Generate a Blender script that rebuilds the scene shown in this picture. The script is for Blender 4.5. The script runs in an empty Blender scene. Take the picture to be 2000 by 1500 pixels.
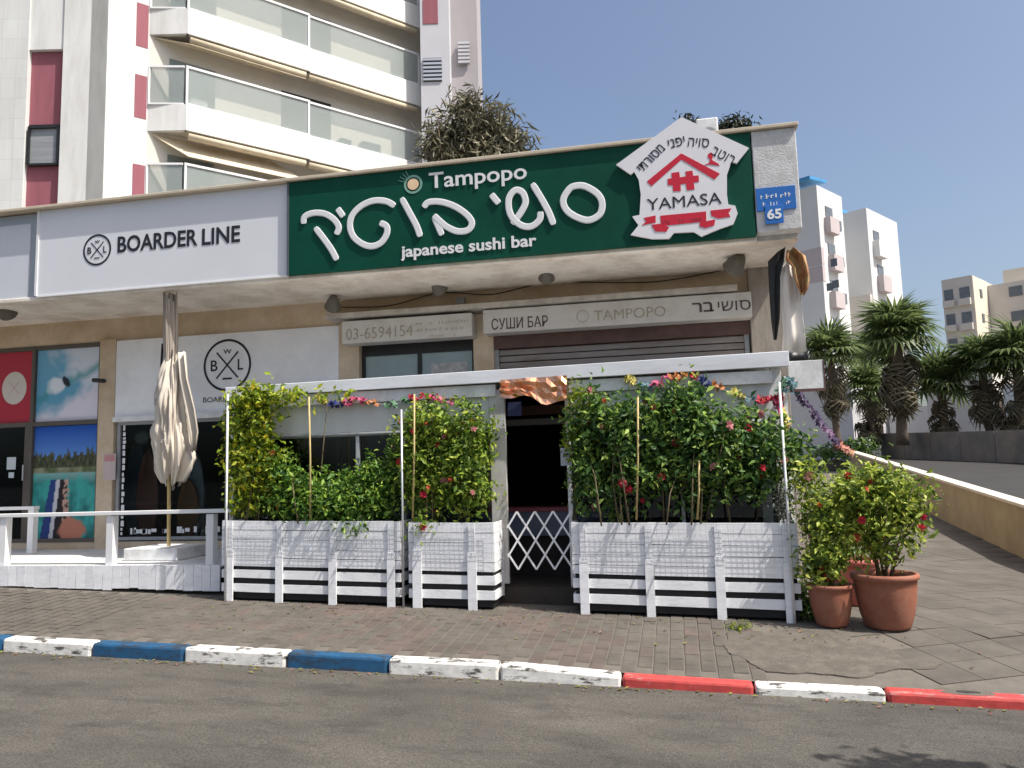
import bpy, bmesh, math, random
import numpy as np
from math import sin, cos, pi, radians, atan2, sqrt
from mathutils import Vector, Matrix, Euler

# ------------------------------------------------------------------ camera, sky, sun, exposure
SC = bpy.context.scene
COL = SC.collection
FPX, YAW, PITCH, ROLL = 1550.0, radians(11.7), radians(6.4), radians(-1.6)
EYE = Vector((0.0, 0.0, 1.65))
RM = Matrix.Rotation(YAW, 3, 'Z') @ Matrix.Rotation(radians(90) + PITCH, 3, 'X') @ Matrix.Rotation(ROLL, 3, 'Z')
cam_d = bpy.data.cameras.new('camera')
cam_d.sensor_width = 36.0
cam_d.lens = FPX / 2000.0 * 36.0
cam_d.clip_end = 3000.0
cam = bpy.data.objects.new('camera', cam_d)
COL.objects.link(cam)
cam.matrix_world = Matrix.Translation(EYE) @ RM.to_4x4()
SC.camera = cam

TOSUN = Vector((0.51, -0.16, 0.845)).normalized()
w = bpy.data.worlds.new('World')
SC.world = w
w.use_nodes = True
nt = w.node_tree
for n in list(nt.nodes):
    nt.nodes.remove(n)
sky = nt.nodes.new('ShaderNodeTexSky')
sky.sky_type = 'NISHITA'
sky.sun_disc = False
sky.sun_elevation = math.asin(TOSUN.z)
sky.sun_rotation = atan2(TOSUN.x, TOSUN.y)
sky.altitude = 30
sky.air_density = 1.0
sky.dust_density = 4.0
sky.ozone_density = 1.0
bg = nt.nodes.new('ShaderNodeBackground')
bg.inputs['Strength'].default_value = 0.12
wo = nt.nodes.new('ShaderNodeOutputWorld')
nt.links.new(sky.outputs['Color'], bg.inputs['Color'])
nt.links.new(bg.outputs[0], wo.inputs['Surface'])

sun_d = bpy.data.lights.new('sun', 'SUN')
sun_d.energy = 4.4
sun_d.angle = radians(0.5)
sun_d.color = (1.0, 0.955, 0.88)
sun = bpy.data.objects.new('sun', sun_d)
COL.objects.link(sun)
sun.rotation_euler = (-TOSUN).to_track_quat('-Z', 'Y').to_euler()
sun.location = TOSUN * 60

SC.view_settings.view_transform = 'Standard'
SC.view_settings.look = 'None'
SC.view_settings.gamma = 1.0
SC.view_settings.use_curve_mapping = False
SC.view_settings.exposure = 0.5

# ------------------------------------------------------------------ helpers
rnd = random.Random(7)


def ray(px, py):
    return RM @ Vector(((px - 1000.0) / FPX, -(py - 750.0) / FPX, -1.0))


def onY(px, py, Y):
    d = ray(px, py)
    return EYE + d * (Y / d.y)


def onZ(px, py, z):
    d = ray(px, py)
    return EYE + d * ((z - EYE.z) / d.z)


def onD(px, py, dep):
    return EYE + ray(px, py) * dep


def gz(x, y):
    """height of the ground"""
    xr = max(-14.0, min(10.0, x))
    if y < 6.7:
        return -0.12 - 0.03 * xr + 0.01 * (6.7 - max(y, -4))
    k = -0.055 - 0.036 * xr
    p = 0.13 - 0.029 * xr
    if y < 8.5:
        t = (y - 6.7) / 1.8
        return k + (p - k) * t
    return p + 0.02 * (min(y, 13.5) - 8.5) + 0.065 * max(0.0, min(y, 34.0) - 13.5)


class MB:
    def __init__(s):
        s.v, s.f, s.m = [], [], []

    def face(s, pts, m=0):
        b = len(s.v)
        s.v.extend([tuple(p) for p in pts])
        s.f.append(tuple(range(b, b + len(pts))))
        s.m.append(m)
        return s

    def raw(s, V, Fc, m=0):
        b = len(s.v)
        s.v.extend([tuple(p) for p in V])
        for f in Fc:
            s.f.append(tuple(i + b for i in f))
            s.m.append(m)
        return s

    def box(s, x0, x1, y0, y1, z0, z1, m=0):
        V = [(x0, y0, z0), (x1, y0, z0), (x1, y1, z0), (x0, y1, z0), (x0, y0, z1), (x1, y0, z1), (x1, y1, z1), (x0, y1, z1)]
        return s.raw(V, [(0, 3, 2, 1), (4, 5, 6, 7), (0, 1, 5, 4), (1, 2, 6, 5), (2, 3, 7, 6), (3, 0, 4, 7)], m)

    def hexa(s, V, m=0):
        return s.raw(V, [(0, 3, 2, 1), (4, 5, 6, 7), (0, 1, 5, 4), (1, 2, 6, 5), (2, 3, 7, 6), (3, 0, 4, 7)], m)

    def bar(s, p, q, wd, ht, m=0, up=(0, 0, 1)):
        p, q = Vector(p), Vector(q)
        d = (q - p).normalized()
        u = Vector(up)
        a = d.cross(u)
        if a.length < 1e-4:
            a = d.cross(Vector((0, 1, 0)))
        a.normalize()
        b = a.cross(d).normalized()
        a *= wd / 2
        b *= ht / 2
        return s.hexa([p - a - b, p + a - b, q + a - b, q - a - b, p - a + b, p + a + b, q + a + b, q - a + b], m)

    def slab(s, plan, z0, z1, m=0):
        n = len(plan)
        V = [(x, y, z0) for x, y in plan] + [(x, y, z1) for x, y in plan]
        Fc = [tuple(range(n - 1, -1, -1)), tuple(range(n, 2 * n))]
        for i in range(n):
            j = (i + 1) % n
            Fc.append((i, j, n + j, n + i))
        return s.raw(V, Fc, m)

    def prismY(s, poly, y0, y1, m=0):
        """polygon in x,z given counter-clockwise seen from -Y, from y0 (front) to y1 (back)"""
        n = len(poly)
        V = [(x, y0, z) for x, z in poly] + [(x, y1, z) for x, z in poly]
        Fc = [tuple(range(n)), tuple(range(2 * n - 1, n - 1, -1))]
        for i in range(n):
            j = (i + 1) % n
            Fc.append((j, i, n + i, n + j))
        return s.raw(V, Fc, m)

    def tube(s, pts, r, n=8, m=0, cap=True):
        pts = [Vector(p) for p in pts]
        k = len(pts)
        rr = r if isinstance(r, (list, tuple)) else [r] * k
        b = len(s.v)
        prev = None
        for i, p in enumerate(pts):
            d = (pts[min(i + 1, k - 1)] - pts[max(i - 1, 0)]).normalized()
            if prev is None:
                a = d.orthogonal().normalized()
            else:
                a = (prev - d * prev.dot(d)).normalized()
            prev = a
            c = d.cross(a)
            for j in range(n):
                t = 2 * pi * j / n
                s.v.append(tuple(p + (a * cos(t) + c * sin(t)) * rr[i]))
        for i in range(k - 1):
            for j in range(n):
                j2 = (j + 1) % n
                s.f.append((b + i * n + j, b + i * n + j2, b + (i + 1) * n + j2, b + (i + 1) * n + j))
                s.m.append(m)
        if cap:
            s.f.append(tuple(b + j for j in range(n - 1, -1, -1)))
            s.m.append(m)
            s.f.append(tuple(b + (k - 1) * n + j for j in range(n)))
            s.m.append(m)
        return s

    def lathe(s, prof, c, n=28, m=0):
        c = Vector(c)
        b = len(s.v)
        for r, z in prof:
            for j in range(n):
                t = 2 * pi * j / n
                s.v.append((c.x + r * cos(t), c.y + r * sin(t), c.z + z))
        for i in range(len(prof) - 1):
            for j in range(n):
                j2 = (j + 1) % n
                s.f.append((b + i * n + j, b + i * n + j2, b + (i + 1) * n + j2, b + (i + 1) * n + j))
                s.m.append(m)
        return s


WL = {}


def props(o, label=None, cat=None, group=None, kind=None):
    if label:
        o['label'] = label
    if cat:
        o['category'] = cat
    if group:
        o['group'] = group
    if kind:
        o['kind'] = kind
    return o


def thing(name, loc, label, cat, group=None):
    o = bpy.data.objects.new(name, None)
    o.empty_display_size = 0.2
    COL.objects.link(o)
    o.location = loc
    WL[o.name] = Vector(loc)
    return props(o, label, cat, group)


def ob(name, mb, mats, parent=None, loc=None, smooth=False, bevel=0, label=None, cat=None, group=None, kind=None, fix=False):
    L = WL[parent.name] if parent else Vector(loc or (0, 0, 0))
    me = bpy.data.meshes.new(name)
    V = np.array(mb.v, dtype=float).reshape(-1, 3) - np.array(L)
    me.from_pydata(V.tolist(), [], mb.f)
    if not isinstance(mats, (list, tuple)):
        mats = [mats]
    for m_ in mats:
        me.materials.append(m_)
    if len(mats) > 1:
        me.polygons.foreach_set('material_index', mb.m)
    if smooth:
        me.polygons.foreach_set('use_smooth', [True] * len(me.polygons))
    if fix:
        bm = bmesh.new()
        bm.from_mesh(me)
        bmesh.ops.recalc_face_normals(bm, faces=bm.faces)
        bm.to_mesh(me)
        bm.free()
    me.update()
    o = bpy.data.objects.new(name, me)
    COL.objects.link(o)
    if parent:
        o.parent = parent
        WL[o.name] = L
    else:
        o.location = L
        WL[o.name] = L
    if bevel:
        b = o.modifiers.new('bevel', 'BEVEL')
        b.width = bevel
        b.segments = 2
        b.limit_method = 'ANGLE'
    return props(o, label, cat, group, kind)


def inst(name, src, parent, loc, rot=(0, 0, 0), scale=(1, 1, 1), mesh=None):
    """a child that shares mesh data"""
    o = bpy.data.objects.new(name, mesh or src.data)
    COL.objects.link(o)
    o.parent = parent
    o.location = Vector(loc) - WL[parent.name]
    o.rotation_euler = rot
    o.scale = scale
    WL[o.name] = WL[parent.name]
    return o


# ------------------------------------------------------------------ materials
MATS = {}


def nodes(name):
    m = bpy.data.materials.new(name)
    m.use_nodes = True
    t = m.node_tree
    return m, t, t.nodes['Principled BSDF'], t.nodes, t.links


def mat(name, col, rough=0.7, var=0.12, scale=6.0, bump=0.0, bscale=60.0, metal=0.0, stain=None, stain_amt=0.0, stain_scale=2.0, spec=0.4, stretch=None, contrast=(0.42, 0.62), grid=None):
    if name in MATS:
        return MATS[name]
    m, t, p, N, L = nodes(name)
    geo = N.new('ShaderNodeNewGeometry')
    mp = N.new('ShaderNodeMapping')
    L.new(geo.outputs['Position'], mp.inputs['Vector'])
    if stretch:
        mp.inputs['Scale'].default_value = stretch
    n1 = N.new('ShaderNodeTexNoise')
    n1.inputs['Scale'].default_value = scale
    n1.inputs['Detail'].default_value = 6
    n1.inputs['Roughness'].default_value = 0.65
    L.new(mp.outputs[0], n1.inputs['Vector'])
    r = N.new('ShaderNodeValToRGB')
    c = Vector(col[:3])
    r.color_ramp.elements[0].position = 0.3
    r.color_ramp.elements[1].position = 0.7
    r.color_ramp.elements[0].color = (*(c * (1 - var)), 1)
    r.color_ramp.elements[1].color = (*[min(1, x * (1 + var)) for x in c], 1)
    L.new(n1.outputs[0], r.inputs['Fac'])
    out = r.outputs['Color']
    if stain:
        n2 = N.new('ShaderNodeTexNoise')
        n2.inputs['Scale'].default_value = stain_scale
        n2.inputs['Detail'].default_value = 8
        n2.inputs['Roughness'].default_value = 0.7
        L.new(mp.outputs[0], n2.inputs['Vector'])
        r2 = N.new('ShaderNodeValToRGB')
        r2.color_ramp.elements[0].position = contrast[0]
        r2.color_ramp.elements[1].position = contrast[1]
        r2.color_ramp.elements[0].color = (0, 0, 0, 1)
        r2.color_ramp.elements[1].color = (stain_amt, stain_amt, stain_amt, 1)
        L.new(n2.outputs[0], r2.inputs['Fac'])
        mx = N.new('ShaderNodeMixRGB')
        mx.inputs['Color2'].default_value = (*stain, 1)
        L.new(r2.outputs['Color'], mx.inputs['Fac'])
        L.new(out, mx.inputs['Color1'])
        out = mx.outputs['Color']
    if grid:
        # cladding joints: (direction x, direction y, tile width, tile height, darkness)
        dt = N.new('ShaderNodeVectorMath')
        dt.operation = 'DOT_PRODUCT'
        dt.inputs[1].default_value = (grid[0], grid[1], 0)
        L.new(geo.outputs['Position'], dt.inputs[0])
        sx_ = N.new('ShaderNodeSeparateXYZ')
        L.new(geo.outputs['Position'], sx_.inputs[0])
        cb = N.new('ShaderNodeCombineXYZ')
        L.new(dt.outputs['Value'], cb.inputs[0])
        L.new(sx_.outputs[2], cb.inputs[1])
        bt = N.new('ShaderNodeTexBrick')
        bt.offset = 0.0
        bt.inputs['Scale'].default_value = 1
        bt.inputs['Mortar Size'].default_value = 0.012
        bt.inputs['Mortar Smooth'].default_value = 0.3
        bt.inputs['Brick Width'].default_value = grid[2]
        bt.inputs['Row Height'].default_value = grid[3]
        bt.inputs['Color1'].default_value = (1, 1, 1, 1)
        bt.inputs['Color2'].default_value = (.94, .94, .94, 1)
        bt.inputs['Mortar'].default_value = (grid[4], grid[4], grid[4], 1)
        L.new(cb.outputs[0], bt.inputs['Vector'])
        mg = N.new('ShaderNodeMixRGB')
        mg.blend_type = 'MULTIPLY'
        mg.inputs['Fac'].default_value = 1
        L.new(out, mg.inputs['Color1'])
        L.new(bt.outputs['Color'], mg.inputs['Color2'])
        out = mg.outputs['Color']
    L.new(out, p.inputs['Base Color'])
    p.inputs['Roughness'].default_value = rough
    p.inputs['Metallic'].default_value = metal
    p.inputs['Specular IOR Level'].default_value = spec
    if bump:
        n3 = N.new('ShaderNodeTexNoise')
        n3.inputs['Scale'].default_value = bscale
        n3.inputs['Detail'].default_value = 5
        L.new(mp.outputs[0], n3.inputs['Vector'])
        b = N.new('ShaderNodeBump')
        b.inputs['Strength'].default_value = bump
        b.inputs['Distance'].default_value = 0.01
        L.new(n3.outputs[0], b.inputs['Height'])
        L.new(b.outputs[0], p.inputs['Normal'])
    MATS[name] = m
    return m


def leafmat(name, stops, trans=0.35, rough=0.45):
    m, t, p, N, L = nodes(name)
    geo = N.new('ShaderNodeNewGeometry')
    r = N.new('ShaderNodeValToRGB')
    el = r.color_ramp.elements
    while len(el) < len(stops):
        el.new(0.5)
    for i, (pos, c) in enumerate(stops):
        el[i].position = pos
        el[i].color = (*c, 1)
    L.new(geo.outputs['Random Per Island'], r.inputs['Fac'])
    L.new(r.outputs['Color'], p.inputs['Base Color'])
    p.inputs['Roughness'].default_value = rough
    p.inputs['Specular IOR Level'].default_value = 0.35
    tr = N.new('ShaderNodeBsdfTranslucent')
    L.new(r.outputs['Color'], tr.inputs['Color'])
    mx = N.new('ShaderNodeMixShader')
    mx.inputs['Fac'].default_value = trans
    L.new(p.outputs[0], mx.inputs[1])
    L.new(tr.outputs[0], mx.inputs[2])
    L.new(mx.outputs[0], N['Material Output'].inputs['Surface'])
    return m


def colmat(name, rough=0.6, spec=0.3, metal=0.0):
    """colour comes from the printed colour attribute"""
    m, t, p, N, L = nodes(name)
    a = N.new('ShaderNodeAttribute')
    a.attribute_name = 'Col'
    L.new(a.outputs['Color'], p.inputs['Base Color'])
    p.inputs['Roughness'].default_value = rough
    p.inputs['Specular IOR Level'].default_value = spec
    p.inputs['Metallic'].default_value = metal
    return m


def glassmat(name, tint, gloss=0.14, alpha=0.85, rough=0.03, gcol=(0.9, 0.95, 1), ior=1.5):
    m, t, p, N, L = nodes(name)
    N.remove(p)
    tr = N.new('ShaderNodeBsdfTransparent')
    tr.inputs['Color'].default_value = (*tint, 1)
    g = N.new('ShaderNodeBsdfGlossy')
    g.inputs['Roughness'].default_value = rough
    g.inputs['Color'].default_value = (*gcol, 1)
    f = N.new('ShaderNodeFresnel')
    f.inputs['IOR'].default_value = ior
    ad = N.new('ShaderNodeMath')
    ad.operation = 'ADD'
    ad.inputs[1].default_value = gloss
    L.new(f.outputs[0], ad.inputs[0])
    mx = N.new('ShaderNodeMixShader')
    L.new(ad.outputs[0], mx.inputs['Fac'])
    L.new(tr.outputs[0], mx.inputs[1])
    L.new(g.outputs[0], mx.inputs[2])
    L.new(mx.outputs[0], N['Material Output'].inputs['Surface'])
    return m


def filmmat(name, col, alpha):
    """milky clear plastic"""
    m, t, p, N, L = nodes(name)
    p.inputs['Base Color'].default_value = (*col, 1)
    p.inputs['Roughness'].default_value = 0.3
    tr = N.new('ShaderNodeBsdfTransparent')
    mx = N.new('ShaderNodeMixShader')
    mx.inputs['Fac'].default_value = alpha
    L.new(tr.outputs[0], mx.inputs[1])
    L.new(p.outputs[0], mx.inputs[2])
    L.new(mx.outputs[0], N['Material Output'].inputs['Surface'])
    return m


def paintmat(name, col, chip=(0.16, 0.15, 0.14), amt=(0.55, 0.63), rough=0.55):
    """painted concrete, chipped here and there, with dirt"""
    m, t, p, N, L = nodes(name)
    geo = N.new('ShaderNodeNewGeometry')
    n1 = N.new('ShaderNodeTexNoise')
    n1.inputs['Scale'].default_value = 7
    n1.inputs['Detail'].default_value = 9
    n1.inputs['Roughness'].default_value = 0.72
    mp = N.new('ShaderNodeMapping')
    mp.inputs['Scale'].default_value = (0.6, 1, 2.2)
    L.new(geo.outputs['Position'], mp.inputs['Vector'])
    L.new(mp.outputs[0], n1.inputs['Vector'])
    r = N.new('ShaderNodeValToRGB')
    r.color_ramp.elements[0].position = amt[0]
    r.color_ramp.elements[1].position = amt[1]
    L.new(n1.outputs[0], r.inputs['Fac'])
    n2 = N.new('ShaderNodeTexNoise')
    n2.inputs['Scale'].default_value = 16
    n2.inputs['Detail'].default_value = 5
    L.new(geo.outputs['Position'], n2.inputs['Vector'])
    r2 = N.new('ShaderNodeValToRGB')
    r2.color_ramp.elements[0].position = 0.3
    r2.color_ramp.elements[1].position = 0.7
    c = Vector(col)
    r2.color_ramp.elements[0].color = (*(c * 0.72), 1)
    r2.color_ramp.elements[1].color = (*c, 1)
    L.new(n2.outputs[0], r2.inputs['Fac'])
    mx = N.new('ShaderNodeMixRGB')
    mx.inputs['Color2'].default_value = (*chip, 1)
    L.new(r.outputs['Color'], mx.inputs['Fac'])
    L.new(r2.outputs['Color'], mx.inputs['Color1'])
    L.new(mx.outputs['Color'], p.inputs['Base Color'])
    p.inputs['Roughness'].default_value = rough
    b = N.new('ShaderNodeBump')
    b.inputs['Strength'].default_value = 0.35
    b.inputs['Distance'].default_value = 0.008
    L.new(n1.outputs[0], b.inputs['Height'])
    L.new(b.outputs[0], p.inputs['Normal'])
    return m


def asphaltmat(name, base, dark, light):
    """worn asphalt: broad patches, stains and a fine speckle of stones"""
    m, t, p, N, L = nodes(name)
    geo = N.new('ShaderNodeNewGeometry')

    def noise(sc, det, ro, st=(1, 1, 1)):
        mp = N.new('ShaderNodeMapping')
        mp.inputs['Scale'].default_value = st
        L.new(geo.outputs['Position'], mp.inputs['Vector'])
        n = N.new('ShaderNodeTexNoise')
        n.inputs['Scale'].default_value = sc
        n.inputs['Detail'].default_value = det
        n.inputs['Roughness'].default_value = ro
        L.new(mp.outputs[0], n.inputs['Vector'])
        return n

    def ramp(n, a, b, c0=(0, 0, 0), c1=(1, 1, 1)):
        r = N.new('ShaderNodeValToRGB')
        r.color_ramp.elements[0].position = a
        r.color_ramp.elements[1].position = b
        r.color_ramp.elements[0].color = (*c0, 1)
        r.color_ramp.elements[1].color = (*c1, 1)
        L.new(n.outputs[0], r.inputs['Fac'])
        return r
    n1 = noise(0.9, 7, .62, (.7, 1.3, 1))
    r1 = ramp(n1, .35, .68, base, light)
    n2 = noise(2.4, 9, .72, (.55, 1.3, 1))
    r2 = ramp(n2, .50, .68)
    mx = N.new('ShaderNodeMixRGB')
    mx.inputs['Color2'].default_value = (*dark, 1)
    f = N.new('ShaderNodeMath')
    f.operation = 'MULTIPLY'
    f.inputs[1].default_value = .55
    L.new(r2.outputs['Color'], f.inputs[0])
    L.new(f.outputs[0], mx.inputs['Fac'])
    L.new(r1.outputs['Color'], mx.inputs['Color1'])
    n3 = noise(75, 3, .6)
    r3 = ramp(n3, .36, .66, (.55, .55, .55), (1.35, 1.33, 1.3))
    mu = N.new('ShaderNodeMixRGB')
    mu.blend_type = 'MULTIPLY'
    mu.inputs['Fac'].default_value = 1
    L.new(mx.outputs['Color'], mu.inputs['Color1'])
    L.new(r3.outputs['Color'], mu.inputs['Color2'])
    L.new(mu.outputs['Color'], p.inputs['Base Color'])
    p.inputs['Roughness'].default_value = .9
    b = N.new('ShaderNodeBump')
    b.inputs['Strength'].default_value = .6
    b.inputs['Distance'].default_value = .006
    L.new(n3.outputs[0], b.inputs['Height'])
    L.new(b.outputs[0], p.inputs['Normal'])
    return m


M_white = mat('white_paint', (0.78, 0.79, 0.80), 0.55, 0.05, 5, 0.15, 40, stain=(0.42, 0.40, 0.37), stain_amt=0.5, stain_scale=3.5)
M_wood = mat('white_wood', (0.82, 0.825, 0.835), 0.6, 0.05, 3, 0.2, 25, stain=(0.5, 0.5, 0.52), stain_amt=0.45, stain_scale=5, stretch=(1, 1, 3), contrast=(0.5, 0.68))
M_deckw = mat('white_deck_paint', (0.70, 0.70, 0.69), 0.6, 0.06, 3, 0.2, 30, stain=(0.4, 0.38, 0.35), stain_amt=0.4, stain_scale=4)
M_metalw = mat('white_metal', (0.78, 0.78, 0.78), 0.4, 0.03, 5)
M_plaster = mat('beige_plaster', (0.60, 0.49, 0.36), 0.85, 0.10, 3, 0.3, 80, stain=(0.42, 0.30, 0.18), stain_amt=0.6, stain_scale=1.6)
M_soffit = mat('soffit_plaster', (0.82, 0.76, 0.67), 0.85, 0.06, 2, 0.2, 60, stain=(0.46, 0.38, 0.30), stain_amt=0.6, stain_scale=1.8)
M_concw = mat('white_concrete', (0.60, 0.60, 0.60), 0.9, 0.10, 14, 0.6, 50, stain=(0.38, 0.36, 0.33), stain_amt=0.5, stain_scale=5)
M_conc = mat('concrete', (0.30, 0.285, 0.26), 0.9, 0.15, 5, 0.4, 70, stain=(0.15, 0.14, 0.125), stain_amt=0.6, stain_scale=3)
M_cap = mat('beige_cap', (0.55, 0.47, 0.36), 0.8, 0.1, 6)
M_black = mat('black_metal', (0.02, 0.02, 0.02), 0.45, 0.2, 8)
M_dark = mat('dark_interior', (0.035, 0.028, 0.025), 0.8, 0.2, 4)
M_darkred = mat('dark_red_wood', (0.10, 0.055, 0.045), 0.6, 0.25, 5)
M_grey = mat('grey_metal', (0.30, 0.31, 0.32), 0.5, 0.08, 6)
M_alu = mat('aluminium', (0.55, 0.56, 0.58), 0.4, 0.05, 6, metal=0.6)
M_terra = mat('terracotta', (0.27, 0.095, 0.055), 0.75, 0.14, 5, 0.15, 40, stain=(0.34, 0.17, 0.11), stain_amt=0.5, stain_scale=6)
M_soil = mat('soil', (0.05, 0.035, 0.025), 0.95, 0.3, 20, 0.6, 60)
M_bamboo = mat('bamboo', (0.50, 0.38, 0.17), 0.6, 0.2, 14)
M_bark = mat('bark', (0.16, 0.11, 0.075), 0.9, 0.25, 12, 0.5, 50)
M_stem = mat('stem', (0.13, 0.10, 0.055), 0.85, 0.25, 14)
COLM = colmat('printed_colour')
COLG = colmat('petal_colour', 0.7, 0.2)
M_glass = glassmat('window_glass', (0.62, 0.68, 0.70), 0.10)
M_glassd = glassmat('dark_window_glass', (0.62, 0.68, 0.70), 0.0, ior=1.22)
M_balg = None


def setcols(o, cols):
    """one colour for each face corner, given for each vertex"""
    me = o.data
    at = me.color_attributes.new('Col', 'FLOAT_COLOR', 'POINT')
    a = np.ones((len(me.vertices), 4), dtype=np.float32)
    a[:, :3] = np.array(cols, dtype=np.float32)
    at.data.foreach_set('color', a.ravel())


M_balg = filmmat('balcony_glass', (0.42, 0.47, 0.45), 0.42)


# ------------------------------------------------------------------ lettering
def text_mesh(body, extr=0.0, bold=0.0):
    cu = bpy.data.curves.new('lettering', 'FONT')
    cu.body = body
    cu.extrude = extr
    cu.offset = bold
    cu.resolution_u = 3
    o = bpy.data.objects.new('lettering_source', cu)
    COL.objects.link(o)
    dg = bpy.context.evaluated_depsgraph_get()
    me = bpy.data.meshes.new_from_object(o.evaluated_get(dg))
    V = np.empty(len(me.vertices) * 3)
    me.vertices.foreach_get('co', V)
    V = V.reshape(-1, 3)
    Fc = [tuple(p.vertices) for p in me.polygons]
    bpy.data.objects.remove(o)
    bpy.data.curves.remove(cu)
    bpy.data.meshes.remove(me)
    return V, Fc


def heb(s):
    return s[::-1]


def lettering(name, body, c, size, Y, m, parent, ang=0.0, depth=0.004, bold=0.0, label=None):
    """text centred at (x, z), size = (width, height); either may be None"""
    V, Fc = text_mesh(body, 0.5, bold)
    lo, hi = V.min(0), V.max(0)
    wd, ht = hi[0] - lo[0], hi[1] - lo[1]
    sx = size[0] / wd if size[0] else None
    sy = size[1] / ht if size[1] else sx
    sx = sx or sy
    x = (V[:, 0] - (lo[0] + hi[0]) / 2) * sx
    z = (V[:, 1] - (lo[1] + hi[1]) / 2) * sy
    ca, sa = cos(ang), sin(ang)
    d = V[:, 2]
    d = np.where(d > 0, -depth, 0.0)
    P = np.stack([c[0] + x * ca - z * sa, Y + d, c[1] + x * sa + z * ca], 1)
    mb = MB()
    mb.raw(P.tolist(), Fc)
    return ob(name, mb, m, parent, label=label)


def lettering_px(name, body, p0, p1, hpx, Y, m, parent, **k):
    """between two photo points on the plane Y (left and right end of the middle line)"""
    a, b = onY(p0[0], p0[1], Y), onY(p1[0], p1[1], Y)
    h = (onY(p0[0], p0[1] - hpx, Y) - a).length if hpx else None
    return lettering(name, body, ((a.x + b.x) / 2, (a.z + b.z) / 2), (abs(b.x - a.x), h), Y, m, parent, **k)


def catmull(P, n=6, closed=False):
    P = [Vector(p) for p in P]
    out = []
    k = len(P)
    rng = range(k if closed else k - 1)
    for i in rng:
        if closed:
            a, b, c, d = P[(i - 1) % k], P[i], P[(i + 1) % k], P[(i + 2) % k]
        else:
            a, b, c, d = P[max(i - 1, 0)], P[i], P[i + 1], P[min(i + 2, k - 1)]
        for j in range(n):
            t = j / n
            out.append(0.5 * ((2 * b) + (c - a) * t + (2 * a - 5 * b + 4 * c - d) * t * t + (3 * b - a - 3 * c + d) * t ** 3))
    if not closed:
        out.append(P[-1])
    return out


def stroke(mb, P, wd, Y, depth, closed=False, ramp=0.004, m=0):
    """brush stroke standing proud of a vertical board; P are (x, z)"""
    S = catmull([(p[0], p[1], 0) for p in P], 6, closed)
    k = len(S)
    b = len(mb.v)
    prof = [(-0.5, 0.0), (-0.5, 0.75), (-0.36, 1.0), (0.36, 1.0), (0.5, 0.75), (0.5, 0.0)]
    for i in range(k):
        if closed:
            d = S[(i + 1) % k] - S[i - 1]
        else:
            d = S[min(i + 1, k - 1)] - S[max(i - 1, 0)]
        d.normalize()
        nn = Vector((-d.y, d.x, 0))
        e = 1.0
        if not closed:
            if i == 0 or i == k - 1:
                e = 0.62
            elif i == 1 or i == k - 2:
                e = 0.9
        for a, h in prof:
            q = S[i] + nn * a * wd * e
            mb.v.append((q.x, Y - h * depth - ramp * i / k, q.y))
    n = len(prof)
    for i in range(k if closed else k - 1):
        i2 = (i + 1) % k
        for j in range(n - 1):
            mb.f.append((b + i * n + j, b + i * n + j + 1, b + i2 * n + j + 1, b + i2 * n + j))
            mb.m.append(m)
    if not closed:
        mb.f.append(tuple(b + j for j in range(n)))
        mb.f.append(tuple(b + (k - 1) * n + j for j in range(n - 1, -1, -1)))
        mb.m += [m, m]


def scribble(mb, x0, x1, z, h, Y, seed, m=0, word=0.3):
    """small print too blurred to read: short upright marks"""
    r = random.Random(seed)
    x = x0
    while x < x1:
        l = h * (0.35 + 0.5 * r.random())
        if r.random() > 0.16:
            zz = z + h * 0.25 * r.random()
            mb.box(x, x + l * 0.32, Y - 0.002, Y, zz, zz + h * (0.5 + 0.4 * r.random()), m)
            if r.random() > 0.4:
                mb.box(x, x + l * 0.8, Y - 0.0025, Y, zz + h * 0.4, zz + h * 0.55, m)
        x += l * 1.15


# ------------------------------------------------------------------ foliage
def leaf_cloud(blobs, n, size, seed, clump=10, spread=0.09, out=0.5, up=0.3, slim=0.45, shell=0.45, hang=0.0):
    """leaf-sized folded faces spread in clumps through ellipsoids; blobs = (centre, (rx, ry, rz), weight)"""
    g = np.random.default_rng(seed)
    ws = np.array([b[2] if len(b) > 2 else b[1][0] * b[1][1] * b[1][2] for b in blobs], float)
    ws /= ws.sum()
    nc = max(4, n // clump)
    bi = g.choice(len(blobs), nc, p=ws)
    C = np.array([tuple(b[0]) for b in blobs])[bi]
    R = np.array([tuple(b[1]) for b in blobs])[bi]
    d = g.normal(size=(nc, 3))
    d /= np.linalg.norm(d, axis=1)[:, None]
    rad = g.random(nc) ** shell
    rad *= 1 + 0.14 * g.normal(size=nc)
    CC = C + d * R * rad[:, None]
    li = np.repeat(np.arange(nc), clump)
    P = CC[li] + g.normal(size=(len(li), 3)) * spread * np.array([1, 1, 1 + hang])
    od = d[li]
    nrm = od * out + g.normal(size=P.shape) * 0.6 + np.array([0, -0.1, up])
    nrm /= np.linalg.norm(nrm, axis=1)[:, None]
    tg = np.cross(nrm, g.normal(size=P.shape))
    tg[:, 2] -= hang
    tg /= np.linalg.norm(tg, axis=1)[:, None]
    bt = np.cross(nrm, tg)
    s = size * (0.42 + 1.2 * g.random(len(P)) ** 1.3)[:, None]
    v0 = P - tg * s * 0.5
    v2 = P + tg * s * 0.5 - nrm * s * 0.12
    v1 = P + bt * s * slim * 0.5 + nrm * s * 0.10
    v3 = P - bt * s * slim * 0.5 + nrm * s * 0.10
    V = np.stack([v0, v1, v2, v3], 1).reshape(-1, 3)
    k = np.arange(len(P)) * 4
    T = np.stack([np.stack([k, k + 1, k + 2], 1), np.stack([k, k + 2, k + 3], 1)], 1).reshape(-1, 3)
    return V, T, CC


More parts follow.
